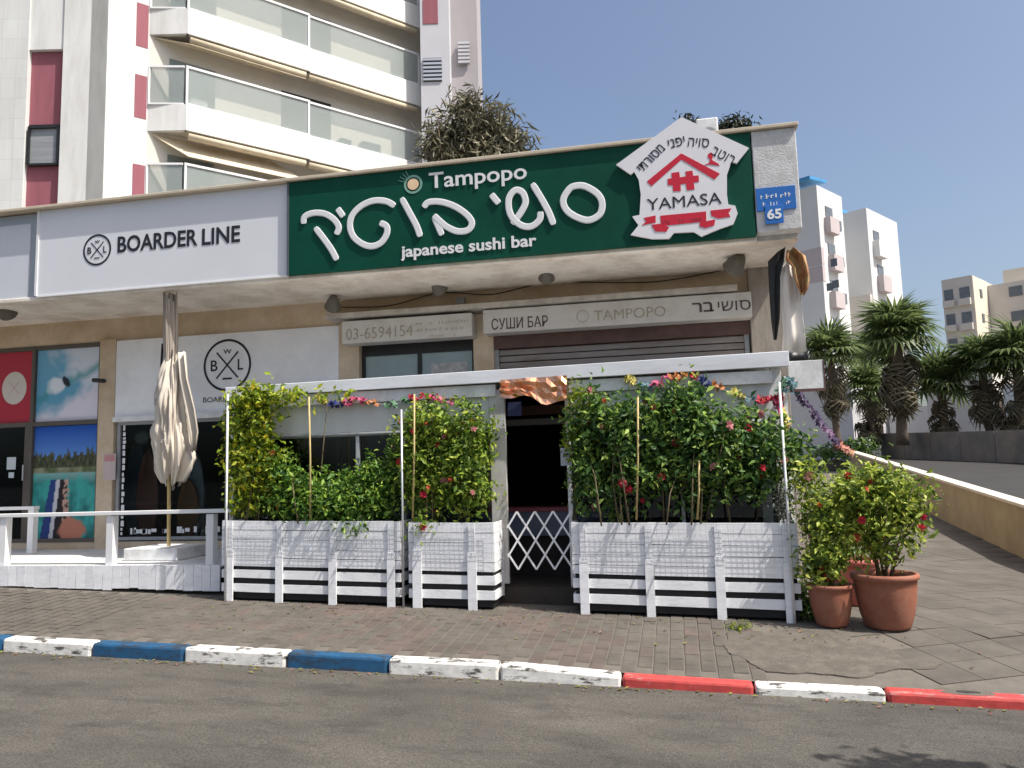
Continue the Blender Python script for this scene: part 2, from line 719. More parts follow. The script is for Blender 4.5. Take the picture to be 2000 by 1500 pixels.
def mesh_np(name, V, T, m, parent, kind=None, label=None):
    me = bpy.data.meshes.new(name)
    V = V - np.array(WL[parent.name])
    me.vertices.add(len(V))
    me.vertices.foreach_set('co', V.astype(np.float32).ravel())
    me.loops.add(T.size)
    me.loops.foreach_set('vertex_index', T.astype(np.int32).ravel())
    me.polygons.add(len(T))
    me.polygons.foreach_set('loop_start', np.arange(0, T.size, 3, dtype=np.int32))
    me.polygons.foreach_set('loop_total', np.full(len(T), 3, dtype=np.int32))
    me.materials.append(m)
    me.update(calc_edges=True)
    me.validate()
    o = bpy.data.objects.new(name, me)
    COL.objects.link(o)
    o.parent = parent
    WL[o.name] = WL[parent.name]
    return props(o, label=label, kind=kind)


def plant(name, base, label, cat, blobs, n, size, lm, seed, stems=8, stem_r=0.01, group=None, flowers=None, stem_m=None, stem_from=0.06, **kw):
    t = thing(name, base, label, cat, group)
    V, T, CC = leaf_cloud(blobs, n, size, seed, **kw)
    mesh_np('foliage', V, T, lm, t)
    r = random.Random(seed)
    mb = MB()
    zs = [tuple(c) for c in CC]
    for i in range(stems):
        q = Vector(zs[r.randrange(len(zs))])
        p = Vector(base) + Vector((r.uniform(-1, 1) * stem_from, r.uniform(-1, 1) * stem_from * 0.6, -0.03))
        p.x += (q.x - p.x) * 0.8 if stem_from > 0.2 else 0
        mid = p.lerp(q, 0.5) + Vector((r.uniform(-.05, .05), r.uniform(-.04, .04), 0.08))
        mb.tube([p, mid, q], [stem_r, stem_r * 0.75, stem_r * 0.35], 5)
    if stems:
        ob('stem', mb, stem_m or M_stem, t, smooth=True)
    if flowers:
        for fm, cnt in flowers:
            for i in range(cnt):
                q = Vector(zs[r.randrange(len(zs))])
                c = Vector(min(blobs, key=lambda b: (Vector(b[0]) - q).length)[0])
                dd = (q - c)
                q = q + dd * 0.12 + Vector((0, -0.05, 0.0))
                s = r.uniform(0.75, 1.25)
                inst('flower', None, t, q, (radians(r.uniform(40, 110)), r.uniform(-.6, .6), r.uniform(-.9, .9)), (s, s, s), mesh=fm)
    return t


def flower_mesh(name, m, rad=0.04, petals=6, cup=0.4):
    mb = MB()
    for i in range(petals):
        a = 2 * pi * i / petals
        b = a + 2 * pi / petals * 0.55
        c = a - 2 * pi / petals * 0.55
        o = Vector((0, 0, 0))
        mb.face([o, Vector((cos(c) * rad * .7, sin(c) * rad * .7, rad * cup)), Vector((cos(a) * rad * 1.1, sin(a) * rad * 1.1, rad * cup * .8)), Vector((cos(b) * rad * .7, sin(b) * rad * .7, rad * cup * 1.1))])
    for i in range(petals - 1):
        a = 2 * pi * (i + .5) / petals
        mb.face([(0, 0, rad * .1), (cos(a - .5) * rad * .5, sin(a - .5) * rad * .5, rad * .6), (cos(a) * rad * .6, sin(a) * rad * .6, rad * .75), (cos(a + .5) * rad * .5, sin(a + .5) * rad * .5, rad * .6)])
    me = bpy.data.meshes.new(name)
    me.from_pydata(mb.v, [], mb.f)
    me.materials.append(m)
    return me

# ------------------------------------------------------------------ ground, road, kerb, pavement
M_asph = asphaltmat('asphalt', (0.060, 0.055, 0.047), (0.021, 0.0195, 0.0175), (0.108, 0.099, 0.085))
M_asph2 = mat('old_asphalt', (0.035, 0.033, 0.032), 0.9, 0.15, 1.0, 0.4, 90)
M_joint = mat('paving_bed', (0.135, 0.119, 0.10), 0.95, 0.15, 8, 0.5, 90)
M_pav = mat('paver_grey', (0.112, 0.099, 0.083), 0.9, 0.18, 5, 0.4, 110, stain=(0.066, 0.059, 0.050), stain_amt=0.6, stain_scale=2.2)
M_pavr = mat('paver_red', (0.120, 0.093, 0.080), 0.9, 0.18, 5, 0.4, 110, stain=(0.066, 0.056, 0.049), stain_amt=0.6, stain_scale=2.2)
M_slab = mat('ramp_slab', (0.115, 0.102, 0.086), 0.9, 0.14, 3.5, 0.4, 90, stain=(0.068, 0.06, 0.051), stain_amt=0.65, stain_scale=1.3)
M_cem = mat('cement_patch', (0.125, 0.110, 0.091), 0.95, 0.22, 9, 0.8, 60, stain=(0.075, 0.065, 0.055), stain_amt=0.6, stain_scale=5)
M_earth = mat('far_ground', (0.22, 0.20, 0.16), 0.95, 0.2, 0.4)


def sheet(xs, ys, zf):
    mb = MB()
    nx, ny = len(xs), len(ys)
    V = [(x, y, zf(x, y)) for y in ys for x in xs]
    Fc = [(j * nx + i, j * nx + i + 1, (j + 1) * nx + i + 1, (j + 1) * nx + i) for j in range(ny - 1) for i in range(nx - 1)]
    mb.raw(V, Fc)
    return mb


def lin(a, b, n):
    return [a + (b - a) * i / n for i in range(n + 1)]


far_x = [-1500, -400, -100, -40] + lin(-14, 10, 24) + [40, 100, 400, 1500]
ob('ground', sheet(far_x, [6.8] + lin(8.5, 34, 20) + [60, 200, 600, 2000], lambda x, y: gz(x, y) - 0.05), M_earth, kind='structure')
ob('road', sheet(far_x, [-1500, -300, -60, -10, -4] + lin(-3, 6.8, 14), lambda x, y: gz(x, min(y, 6.69))), M_asph, kind='structure')


def uz(y):
    pts = [(8, .25), (14, .45), (20, 1.0), (27, 1.5), (37, 1.86), (60, 2.0)]
    for (a, za), (b, zb) in zip(pts, pts[1:]):
        if y <= b:
            return za + (zb - za) * (y - a) / (b - a)
    return 2.0


def wallx(y):
    return 5.17 + (5.48 - 5.17) / (19.56 - 13.99) * (y - 13.99)


upr = MB()
ys = lin(8, 60, 26)
for a, b in zip(ys, ys[1:]):
    for xa, xb in ((0.12, 4), (4, 12), (12, 40)):
        upr.face([(wallx(a) + xa, a, uz(a)), (wallx(a) + xb, a, uz(a)), (wallx(b) + xb, b, uz(b)), (wallx(b) + xa, b, uz(b))])
ob('upper_road', upr, M_asph2, kind='structure')

# kerb stones, one metre each, painted
P_w = paintmat('kerb_white_paint', (0.84, 0.82, 0.77), chip=(0.10, 0.09, 0.08), amt=(0.53, 0.59))
P_b = paintmat('kerb_blue_paint', (0.014, 0.092, 0.205), chip=(0.03, 0.042, 0.06), amt=(0.50, 0.60))
P_r = paintmat('kerb_red_paint', (0.56, 0.065, 0.058), chip=(0.42, 0.26, 0.23), amt=(0.57, 0.66))
kerb = thing('kerb', (-2, 6.78, -0.1), None, None)
kerb['kind'] = 'structure'
edges = [-8.47, -7.49, -6.5, -5.51, -4.54, -3.52, -2.56, -1.57, -0.55, 0.49, 1.46, 2.5, 3.5, 4.5]
kc = ['w', 'b', 'w', 'b'] and {-7.49: 'b', -6.5: 'w', -5.51: 'b', -4.54: 'w', -3.52: 'b', -2.56: 'w', -1.57: 'w', -0.55: 'r', 0.49: 'w', 1.46: 'r', 2.5: 'w', 3.5: 'r', -8.47: 'w'}


def ktop(x):
    h = 0.125 if x < -1.6 else (0.125 - 0.05 * min(1, (x + 1.6) / 1.4))
    return gz(x, 6.69) + h


for i, (a, b) in enumerate(zip(edges, edges[1:])):
    a2, b2 = a + 0.008, b - 0.008
    j = [rnd.uniform(-.006, .006) for _ in range(4)]
    y0, y1 = 6.70 + j[0], 6.87 + j[1]
    za, zb = ktop(a2) + j[2], ktop(b2) + j[3]
    low = gz(0, 6.69) - 0.4
    sl = 0.02
    mb = MB().hexa([(a2, y0, low), (b2, y0, low), (b2, y1, low), (a2, y1, low), (a2, y0 + sl, za), (b2, y0 + sl, zb), (b2, y1, zb + .005), (a2, y1, za + .005)])
    ob('kerb_stone', mb, {'w': P_w, 'b': P_b, 'r': P_r}[kc[a]], kerb, bevel=0.022)

pave = thing('pavement', (-2, 7.7, 0), None, None)
pave['kind'] = 'structure'


def pz(x, y):
    """walking surface of the pavement, meeting the kerb top"""
    z = gz(x, y)
    if y < 8.5:
        t = max(0.0, (y - 6.87) / 1.63)
        z = ktop(x) * (1 - t) + gz(x, 8.5) * t
    return z


ob('paving_bed', sheet(lin(-14, 6.2, 60), lin(6.86, 8.5, 6) + lin(9, 13.5, 6) + lin(15, 33, 8), lambda x, y: pz(x, y) - 0.008), M_joint, pave)
pw, pl = 0.132, 0.264
pm = []
for mm in (M_pav, M_pavr):
    mb = MB().box(-pw / 2 + .005, pw / 2 - .005, -pl / 2 + .005, pl / 2 - .005, -0.05, 0.0)
    # chamfered top
    me = bpy.data.meshes.new('paver')
    bm = bmesh.new()
    vs = [bm.verts.new(v) for v in mb.v]
    for f in mb.f:
        bm.faces.new([vs[i] for i in f])
    top = [e for e in bm.edges if all(abs(v.co.z) < 1e-6 for v in e.verts)]
    bmesh.ops.bevel(bm, geom=top, offset=0.006, segments=1, affect='EDGES')
    bm.to_mesh(me)
    bm.free()
    me.materials.append(mm)
    pm.append(me)
rest = MB()
rest_m = []
cands = []
row = 0
x = 0.55
while x > -10.5:
    y = 6.88 + pl / 2 - (pl / 2 if row % 2 else 0)
    while y < 8.66:
        if y - pl / 2 > 6.80:
            cands.append((x, y))
        y += pl
    x -= pw
    row += 1
cands.sort(key=lambda c: -c[0])
pr_ = random.Random(3)


def redness(x, y):
    return 0.75 if (-3.4 < x + 0.9 * (y - 7.6) < -2.3 or -1.6 < x + 0.3 * (y - 7.6) < -0.7) else 0.12


for i, (x, y) in enumerate(cands):
    if y < 6.88 + pl / 2 - .01:
        # half stone at the kerb
        z = pz(x, 6.95)
        rest.box(x - pw / 2 + .005, x + pw / 2 - .005, 6.885, 6.88 + pl / 2 - .005, z - .05, z + .001)
        continue
    z = pz(x, y) + pr_.uniform(-.0025, .002)
    sx = atan2(pz(x, y + .12) - pz(x, y - .12), .24)
    sy = -atan2(pz(x + .06, y) - pz(x - .06, y), .12)
    if i < 332:
        me = pm[1] if pr_.random() < redness(x, y) else pm[0]
        inst('paver', None, pave, (x, y, z), (sx + pr_.uniform(-.006, .006), sy + pr_.uniform(-.008, .008), pr_.uniform(-.008, .008)), mesh=me)
    else:
        dz = .12 * math.tan(sx)
        x0, x1, y0, y1 = x - pw / 2 + .005, x + pw / 2 - .005, y - pl / 2 + .005, y + pl / 2 - .005
        V = [(x0, y0, z - .05), (x1, y0, z - .05), (x1, y1, z - .05), (x0, y1, z - .05), (x0, y0, z - dz), (x1, y0, z - dz), (x1, y1, z + dz), (x0, y1, z + dz)]
        rest.hexa(V)
ob('paver_field', rest, M_pav, pave, kind='stuff')

# slabs of the side path, laid at an angle
sp = 0.40
mb = MB().box(-sp / 2 + .0035, sp / 2 - .0035, -sp / 2 + .0035, sp / 2 - .0035, -0.05, 0)
slab_me = bpy.data.meshes.new('slab')
slab_me.from_pydata(mb.v, [], mb.f)
slab_me.materials.append(M_slab)
ang = radians(24)
cnt = 0
for i in range(-30, 40):
    for j in range(-30, 40):
        x = 3.0 + (i * cos(ang) - j * sin(ang)) * sp
        y = 9.0 + (i * sin(ang) + j * cos(ang)) * sp
        if not (1.05 < x < wallx(y) - .12 and 7.15 < y < 17.0):
            continue
        if x < 1.75 and y < 8.1:
            continue
        if x < 1.4 and y > 8.4:
            continue
        if cnt > 296:
            continue
        cnt += 1
        z = pz(x, y) + pr_.uniform(-.002, .0005)
        ca_, sa_ = cos(ang) * .15, sin(ang) * .15
        sx = atan2(pz(x - sa_, y + ca_) - pz(x + sa_, y - ca_), .3)
        sy = -atan2(pz(x + ca_, y + sa_) - pz(x - ca_, y - sa_), .3)
        inst('slab', None, pave, (x, y, z), (sx, sy, ang), mesh=slab_me)


from mathutils import noise as mnoise


def nz0(x, y):
    return mnoise.noise(Vector((x, y, 0.3)))


def patch(cx, cy, rx, ry, seed, m, name='cement_patch', h=0.006, n=26):
    r = random.Random(seed)
    mb = MB()
    ring = []
    for i in range(n):
        a = 2 * pi * i / n
        k = 1 + .22 * nz0(cos(a) * 1.5 + seed, sin(a) * 1.5) + .08 * nz0(cos(a) * 6, sin(a) * 6 + seed)
        ring.append((cx + cos(a) * rx * k, cy + sin(a) * ry * k))
    top = [(x, y, pz(x, y) + h) for x, y in ring]
    inner = [((x - cx) * .5 + cx, (y - cy) * .5 + cy) for x, y in ring]
    inn = [(x, y, pz(x, y) + h + r.uniform(0, .004)) for x, y in inner]
    b = mb.v
    V = top + inn + [(cx, cy, pz(cx, cy) + h + .003)]
    Fc = [(i, (i + 1) % n, n + (i + 1) % n, n + i) for i in range(n)] + [(n + i, n + (i + 1) % n, 2 * n) for i in range(n)]
    mb.raw(V, Fc)
    # skirt
    lo = [(x, y, z - h - .02) for x, y, z in top]
    mb.raw(lo + top, [(i, (i + 1) % n, n + (i + 1) % n, n + i) for i in range(n)])
    return ob(name, mb, m, pave)


patch(1.05, 7.62, 0.72, 0.62, 2, M_cem, h=0.0045, n=64)
q = onZ(1755, 1288, 0.0)
patch(q.x, q.y, 0.34, 0.12, 5, M_cem, h=0.006)
q = onZ(1885, 1330, -0.02)
patch(q.x, q.y, 0.22, 0.09, 6, M_cem, h=0.006)
patch(q.x + .01, q.y - .01, 0.09, 0.03, 9, M_asph2, 'pothole', h=0.011)

# retaining wall beside the path
wl = MB()
ys = lin(9.0, 31, 22)
for a, b in zip(ys, ys[1:]):
    ta, tb = .92 + .0665 * (a - 13.99), .92 + .0665 * (b - 13.99)
    ga, gb = gz(wallx(a), a) - .3, gz(wallx(b), b) - .3
    wl.hexa([(wallx(a), a, ga), (wallx(a) + .2, a, ga), (wallx(b) + .2, b, gb), (wallx(b), b, gb), (wallx(a), a, ta), (wallx(a) + .2, a, ta), (wallx(b) + .2, b, tb), (wallx(b), b, tb)])
M_rw = mat('ochre_render', (0.34, 0.275, 0.17), 0.9, 0.10, 2.5, 0.3, 60, stain=(0.22, 0.17, 0.11), stain_amt=0.5, stain_scale=1.5)
rw = thing('retaining_wall', (5.3, 16, 0.3), 'low ochre rendered wall with pale coping beside the sloping path', 'wall')
ob('wall_body', wl, M_rw, rw)
cp = MB()
for a, b in zip(ys, ys[1:]):
    ta, tb = .92 + .0665 * (a - 13.99), .92 + .0665 * (b - 13.99)
    a2, b2 = a + .006, b - .006
    cp.hexa([(wallx(a) - .03, a2, ta + .002), (wallx(a) + .23, a2, ta + .002), (wallx(b) + .23, b2, tb + .002), (wallx(b) - .03, b2, tb + .002), (wallx(a) - .03, a2, ta + .05), (wallx(a) + .23, a2, ta + .05), (wallx(b) + .23, b2, tb + .05), (wallx(b) - .03, b2, tb + .05)])
ob('coping', cp, mat('coping_stone', (0.55, 0.50, 0.43), 0.85, 0.1, 4), rw)

# ------------------------------------------------------------------ shop building
XR = 1.5
shop = thing('shop_building', (-5, 11, 0.2), 'long flat-roofed shop building with beige walls and deep white canopy', 'building')
YW = 11.0
wm = MB()
wm.box(-14, 1.02, YW, YW + .2, 3.93, 4.3)
wm.box(-14, -11.5, YW, YW + .2, 0.0, 3.93)
wm.box(-11.5, 1.02, YW, YW + .2, -0.1, 0.76)
ob('wall', wm, M_plaster, shop)
pmb = MB()
for a, b, nm in ((-8.98, -8.69, 'pillar'), (-4.89, -4.57, 'pillar'), (-2.82, -2.52, 'pillar')):
    ob('pillar', MB().box(a, b, YW - .06, YW + .2, 0.5, 3.95), M_plaster, shop, bevel=.008)
M_colr = mat('grey_render', (0.30, 0.27, 0.235), 0.9, 0.12, 4, 0.3, 60, stain=(0.2, 0.17, 0.14), stain_amt=0.7, stain_scale=3, stretch=(2, 2, .5))
ob('pillar', MB().box(1.02, 1.46, YW - .12, YW + .25, -0.1, 4.3), M_colr, shop, bevel=.008)
ob('roof', MB().box(-14, XR - .02, 9.8, 19, 4.95, 5.15), M_conc, shop)
ob('soffit', MB().box(-14, XR - .004, 9.62, YW + .25, 4.30, 4.42), M_soffit, shop)
ob('parapet', MB().box(-14, XR, 9.60, 9.78, 4.303, 5.57).box(XR - .18, XR, 9.78, 19, 4.303, 5.57).box(-14, XR - .18, 18.82, 19, 4.303, 5.57), M_concw, shop)
ob('parapet_end', MB().box(1.02, XR + .02, 9.40, 9.597, 4.36, 5.58), M_concw, shop, bevel=.012, label='stippled white concrete end of the canopy')
ob('canopy_edge', MB().box(-14, 1.02, 9.46, 9.597, 4.27, 4.33), M_soffit, shop, bevel=.01)
ob('coping', MB().box(-14, XR + .05, 9.36, 9.80, 5.585, 5.63), M_cap, shop, bevel=.008)
ob('side_wall', MB().box(1.30, 1.48, YW + .25, 19, -.1, 4.3).box(-14, 1.3, 18.8, 19, 0, 4.3), M_plaster, shop)


def room(x0, x1, y0, y1, z0, z1):
    mb = MB()
    mb.face([(x0, y0, z0), (x1, y0, z0), (x1, y1, z0), (x0, y1, z0)])
    mb.face([(x0, y0, z1), (x0, y1, z1), (x1, y1, z1), (x1, y0, z1)])
    mb.face([(x0, y1, z0), (x1, y1, z0), (x1, y1, z1), (x0, y1, z1)])
    mb.face([(x0, y0, z0), (x0, y1, z0), (x0, y1, z1), (x0, y0, z1)])
    mb.face([(x1, y0, z0), (x1, y0, z1), (x1, y1, z1), (x1, y1, z0)])
    return mb


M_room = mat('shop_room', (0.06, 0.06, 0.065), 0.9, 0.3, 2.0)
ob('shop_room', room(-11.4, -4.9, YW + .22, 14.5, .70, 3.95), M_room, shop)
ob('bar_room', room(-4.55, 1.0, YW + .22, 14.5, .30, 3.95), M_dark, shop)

# shop front on the left: frames, glass and window prints
M_frame = mat('bronze_frame', (0.10, 0.085, 0.07), 0.5, 0.1, 6)


def window(x0, x1, z0, z1, Y, fm=M_frame, pm_=M_glassd, fw=.05, parent=shop, nm='window'):
    f = MB()
    f.box(x0, x0 + fw, Y - .03, Y + .05, z0, z1)
    f.box(x1 - fw, x1, Y - .03, Y + .05, z0, z1)
    f.box(x0 + fw, x1 - fw, Y - .03, Y + .05, z0, z0 + fw)
    f.box(x0 + fw, x1 - fw, Y - .03, Y + .05, z1 - fw, z1)
    o = ob(nm, f, fm, parent)
    ob('pane', MB().box(x0 + fw, x1 - fw, Y + .005, Y + .013, z0 + fw, z1 - fw), pm_, o)
    return o


def printed(name, x0, x1, z0, z1, Y, fn, parent, nx=48, nz=48, label=None):
    V, C = [], []
    for j in range(nz + 1):
        for i in range(nx + 1):
            u, v = i / nx, j / nz
            V.append((x0 + (x1 - x0) * u, Y, z0 + (z1 - z0) * v))
            C.append(fn(u, v))
    n = nx + 1
    Fc = [(j * n + i, j * n + i + 1, (j + 1) * n + i + 1, (j + 1) * n + i) for j in range(nz) for i in range(nx)]
    mb = MB().raw(V, Fc)
    o = ob(name, mb, COLM, parent, label=label)
    setcols(o, C)
    return o


from mathutils import noise as mnoise


def nz3(x, y, z=0.0):
    return mnoise.noise(Vector((x, y, z)))


def mixc(a, b, t):
    t = max(0.0, min(1.0, t))
    return tuple(a[i] + (b[i] - a[i]) * t for i in range(3))


def surf(u, v):
    c = mixc((.10, .33, .48), (.17, .42, .62), v)
    n = nz3(u * 4, v * 4) + .5 * nz3(u * 11, v * 11, 3)
    # white spray on the upper right, breaking wave and foam below
    c = mixc(c, (.62, .68, .78), (u * 1.1 + v * .7 - .85 + n * .35) * 2.4)
    wave = v - (.28 + .45 * u)
    c = mixc(c, (.06, .30, .33), (0.10 - abs(wave - .02 + n * .05)) * 8)
    c = mixc(c, (.70, .68, .76), (-(wave) - .14 + n * .10) * 5)
    k = ((u - .30) / .17) ** 2 + ((v - .47) / .13) ** 2
    c = mixc(c, (.72, .78, .84), (1 - k + n * .9) * 1.5)
    k = ((u - .47 - (v - .54) * -.5) / .055) ** 2 + ((v - .54) / .075) ** 2
    c = mixc(c, (.02, .025, .035), (1.1 - k) * 4)
    return c


def beach(u, v):
    n = nz3(u * 6, v * 6, 1) + .5 * nz3(u * 17, v * 17, 4)
    if v > .70 + .05 * n:
        c = mixc((.10, .25, .62), (.015, .09, .42), (v - .72) * 4)
    elif v > .60:
        c = mixc((.03, .05, .02), (.10, .11, .05), .5 + n)
    else:
        c = mixc((.05, .36, .33), (.02, .16, .15), .45 + n * 1.2)
        c = mixc(c, (.35, .55, .52), (.1 - abs(v - .59)) * 6 + n * .3)
    t = nz3(u * 16, 7.1) * .07 + nz3(u * 40, 2.1) * .06
    if .62 < v < .735 + t + .10 * max(0, u - .6):
        c = mixc((.02, .03, .015), (.12, .12, .06), .45 + nz3(u * 30, v * 22, 2) * .9)
    if .575 < v < .63:
        c = mixc((.30, .30, .20), (.09, .12, .05), .5 + n)
    # surf boards standing in the foreground
    if v < .52:
        for x0, x1, cc in ((.28, .38, (.02, .05, .20)), (.37, .43, (.55, .55, .58)), (.43, .53, (.02, .015, .02))):
            a = x0 - (.52 - v) * (.28 if x0 < .3 else .18)
            b = x1 + (.52 - v) * (.10 if x1 > .5 else -.05)
            if a < u < b:
                c = cc
        if .48 < u < .56 + (.52 - v) * .1 and nz3(u * 30, v * 30, 9) > -.05:
            c = (.52, .32, .25)
    k = ((u - .62) / .24) ** 2 + ((v - .07) / .11) ** 2
    c = mixc(c, (.50, .20, .13), (1 - k + n * .5) * 3)
    return c


XM, XL = -10.25, -11.45
zt = 2.65
YF = YW + .02
ob('mullion', MB().box(XM - .03, XM + .03, YF - .04, YF + .08, .76, 3.93), M_frame, shop)
ob('transom', MB().box(XL, -8.98, YF - .035, YF + .07, zt - .035, zt + .035), M_frame, shop)
ob('window_frame', MB().box(XL, -8.98, YF - .03, YF + .06, 3.86, 3.93).box(-9.03, -8.98, YF - .032, YF + .06, .76, 3.86).box(XL, -9.03, YF - .03, YF + .06, .76, .82), M_frame, shop)


def redpanel(u, v):
    return (.42, .02, .035)


ob('window_print', MB().box(XL, XM - .035, YF + .003, YF + .012, zt + .04, 3.86), mat('red_film', (.42, .02, .04), .35, .04, 2), shop, label='red window film with a white round badge')
c = onY(28, 758, YF)
ring = [(c.x + cos(a) * .235, c.z + sin(a) * .27) for a in [2 * pi * i / 36 for i in range(36)]]
dsc = ob('badge', MB().prismY(ring, YF - .002, YF + .002), mat('cream_film', (.62, .56, .50), .5, .03, 5), shop)
bd = MB()
for s in (-1, 1):
    bd.bar((c.x - .09, YF - .004, c.z - s * .10), (c.x + .09, YF - .004, c.z + s * .10), .002, .008, up=(0, 1, 0))
ob('badge_mark', bd, mat('pale_red_ink', (.55, .30, .28), .6), dsc)
printed('window_print', XM + .035, -9.035, zt + .04, 3.86, YF + .01, surf, shop, 60, 56, label='print of a surfer on a breaking wave')
printed('window_print', XM + .035, -9.035, .82, zt - .04, YF + .01, beach, shop, 60, 84, label='print of a palm beach with surf boards')
ob('door_pane', MB().box(XL, XM - .035, YF + .004, YF + .012, .82, zt - .04), M_glassd, shop)
ob('door_stile', MB().box(XM - .13, XM - .035, YF - .02, YF + .05, .82, zt - .036), M_frame, shop)
ob('door_handle', MB().tube([(XM - .10, YF - .06, 1.75), (XM - .10, YF - .06, 2.0)], .012, 8), M_alu, shop)
for (px, py, wd, ht) in ((22, 905, .17, .20), (22, 928, .10, .09)):
    q = onY(px, py, YF - .002)
    ob('paper_notice', MB().box(q.x - wd / 2, q.x + wd / 2, YF - .003, YF, q.z - ht / 2, q.z + ht / 2), mat('paper', (.55, .60, .62), .8, .04, 8), shop)
q = onY(214, 910, YW - .062)
nb = thing('wall_notice', (q.x, YW - .06, q.z), 'faded pink and white notice taped to the beige pillar', 'notice')
ob('sheet', MB().box(q.x - .11, q.x + .11, YW - .066, YW - .061, q.z - .22, q.z + .19), mat('faded_paper', (.50, .42, .41), .8, .05, 6), nb)
ob('print', MB().box(q.x - .09, q.x + .09, YW - .068, YW - .0662, q.z + .07, q.z + .17), mat('faded_pink', (.50, .24, .25), .8, .1, 9), nb)

# white fascia panel with round logo and dark window below
pn = thing('white_wall_panel', (-6.8, YW - .05, 2.7), 'large white panel with round black crossed logo above the shop window', 'panel')
M_panel = mat('white_panel', (.85, .86, .88), .5, .03, 1.5, stain=(.5, .5, .52), stain_amt=.3, stain_scale=1.2)
ob('board', MB().box(-8.685, -4.895, YW - .05, YW + .18, 2.70, 3.92), M_panel, pn, bevel=.004)
ob('sill_box', MB().box(-8.685, -4.895, YW - .10, YW + .18, 2.62, 2.697), M_white, pn, bevel=.006)
M_ink = mat('black_ink', (.018, .018, .022), .5, .1, 8)


def ringmesh(c, ro, ri, Y, n=48, sx=1.0):
    mb = MB()
    for i in range(n):
        a, b = 2 * pi * i / n, 2 * pi * (i + 1) / n
        mb.face([(c[0] + cos(a) * ri * sx, Y, c[1] + sin(a) * ri), (c[0] + cos(a) * ro * sx, Y, c[1] + sin(a) * ro), (c[0] + cos(b) * ro * sx, Y, c[1] + sin(b) * ro), (c[0] + cos(b) * ri * sx, Y, c[1] + sin(b) * ri)])
    return mb


def round_logo(c, R, Y, parent, thick=.09):
    mb = ringmesh(c, R, R * (1 - thick), Y - .003)
    for s in (-1, 1):
        mb.bar((c[0] - R * .45, Y - .003 - .0006 * s, c[1] - s * R * .5), (c[0] + R * .45, Y - .003 - .0006 * s, c[1] + s * R * .5), .0008, R * .065, up=(0, 0, 1))
    mb.bar((c[0] - R * .2, Y - .003, c[1] - R * .52), (c[0] + R * .2, Y - .003, c[1] - R * .52), .0008, R * .07)
    o = ob('logo_ring', mb, M_ink, parent)
    lettering('logo_letter', 'B', (c[0] - R * .55, c[1]), (R * .28, R * .42), Y, M_ink, o, bold=.01)
    lettering('logo_letter', 'L', (c[0] + R * .55, c[1]), (R * .22, R * .42), Y, M_ink, o, bold=.01)
    lettering('logo_letter', 'W', (c[0], c[1] + R * .52), (R * .34, R * .17), Y, M_ink, o, bold=.01)
    return o


c = onY(444, 713, YW - .05)
round_logo((c.x, c.z), .405, YW - .051, pn)
lettering_px('lettering', 'BOARDERLINE', (397, 783), (492, 775), 10, YW - .051, M_ink, pn)

window(-8.66, -6.72, .78, 2.62, YF, M_grey)
window(-6.70, -4.92, .78, 2.62, YF, M_grey)
dec = MB()
r = random.Random(4)
z = .86
while z < 2.5:
    h = r.uniform(.03, .09)
    dec.box(-8.58, -8.58 + r.uniform(.03, .06), YF + .001, YF + .004, z, z + h)
    z += h + r.uniform(.015, .04)
for k in range(22):
    x = -8.5 + 1.6 * r.random()
    dec.box(x, x + r.uniform(.03, .09), YF + .001, YF + .004, .86 + r.uniform(0, .05), .93 + r.uniform(0, .05))
ob('window_decal', dec, M_metalw, shop, kind='stuff')
# goods behind the glass
sb = MB()
M_sb1 = mat('surfboard_blue', (.16, .26, .36), .4, .1, 3)
M_sb2 = mat('surfboard_red', (.45, .17, .12), .4, .1, 3)
M_sb3 = mat('surfboard_orange', (.45, .17, .05), .4, .1, 3)
M_sb4 = mat('surfboard_white', (.55, .55, .52), .4, .1, 3)
for k, (px, py, hh, mm, lb) in enumerate(((285, 940, 1.5, M_sb2, 'red brown surfboard standing behind the shop window'), (262, 930, 1.7, M_sb1, 'dark blue surfboard standing behind the shop window'), (365, 985, 1.0, M_sb3, 'short orange board behind the shop window'), (376, 960, 1.5, M_sb4, 'white surfboard standing behind the shop window beside the orange one'))):
    q = onY(px, 1000, 11.6 + .15 * k)
    prof = []
    for i in range(13):
        t = i / 12
        prof.append((.20 * sin(pi * min(1, t * .94 + .06)) ** .6, t * hh))
    V = [(q.x + a, z + .72) for a, z in prof] + [(q.x - a, z + .72) for a, z in reversed(prof)]
    o = ob('surfboard', MB().prismY(V, q.y, q.y + .06), mm, loc=(q.x, q.y, .72), bevel=.02, label=lb, cat='surfboard')
q = onY(277, 853, 11.7)
gl = thing('globe_lamp', (q.x, q.y, q.z), 'white round globe lamp hanging inside the shop window', 'lamp')
ob('globe', MB().lathe([(.001, -.13), (.07, -.11), (.12, -.05), (.13, 0), (.12, .05), (.07, .11), (.001, .13)], q, 16), M_white, gl, smooth=True)
ob('cord', MB().tube([q + Vector((0, 0, .12)), Vector((q.x, q.y, 3.94))], .006, 5), M_black, gl)

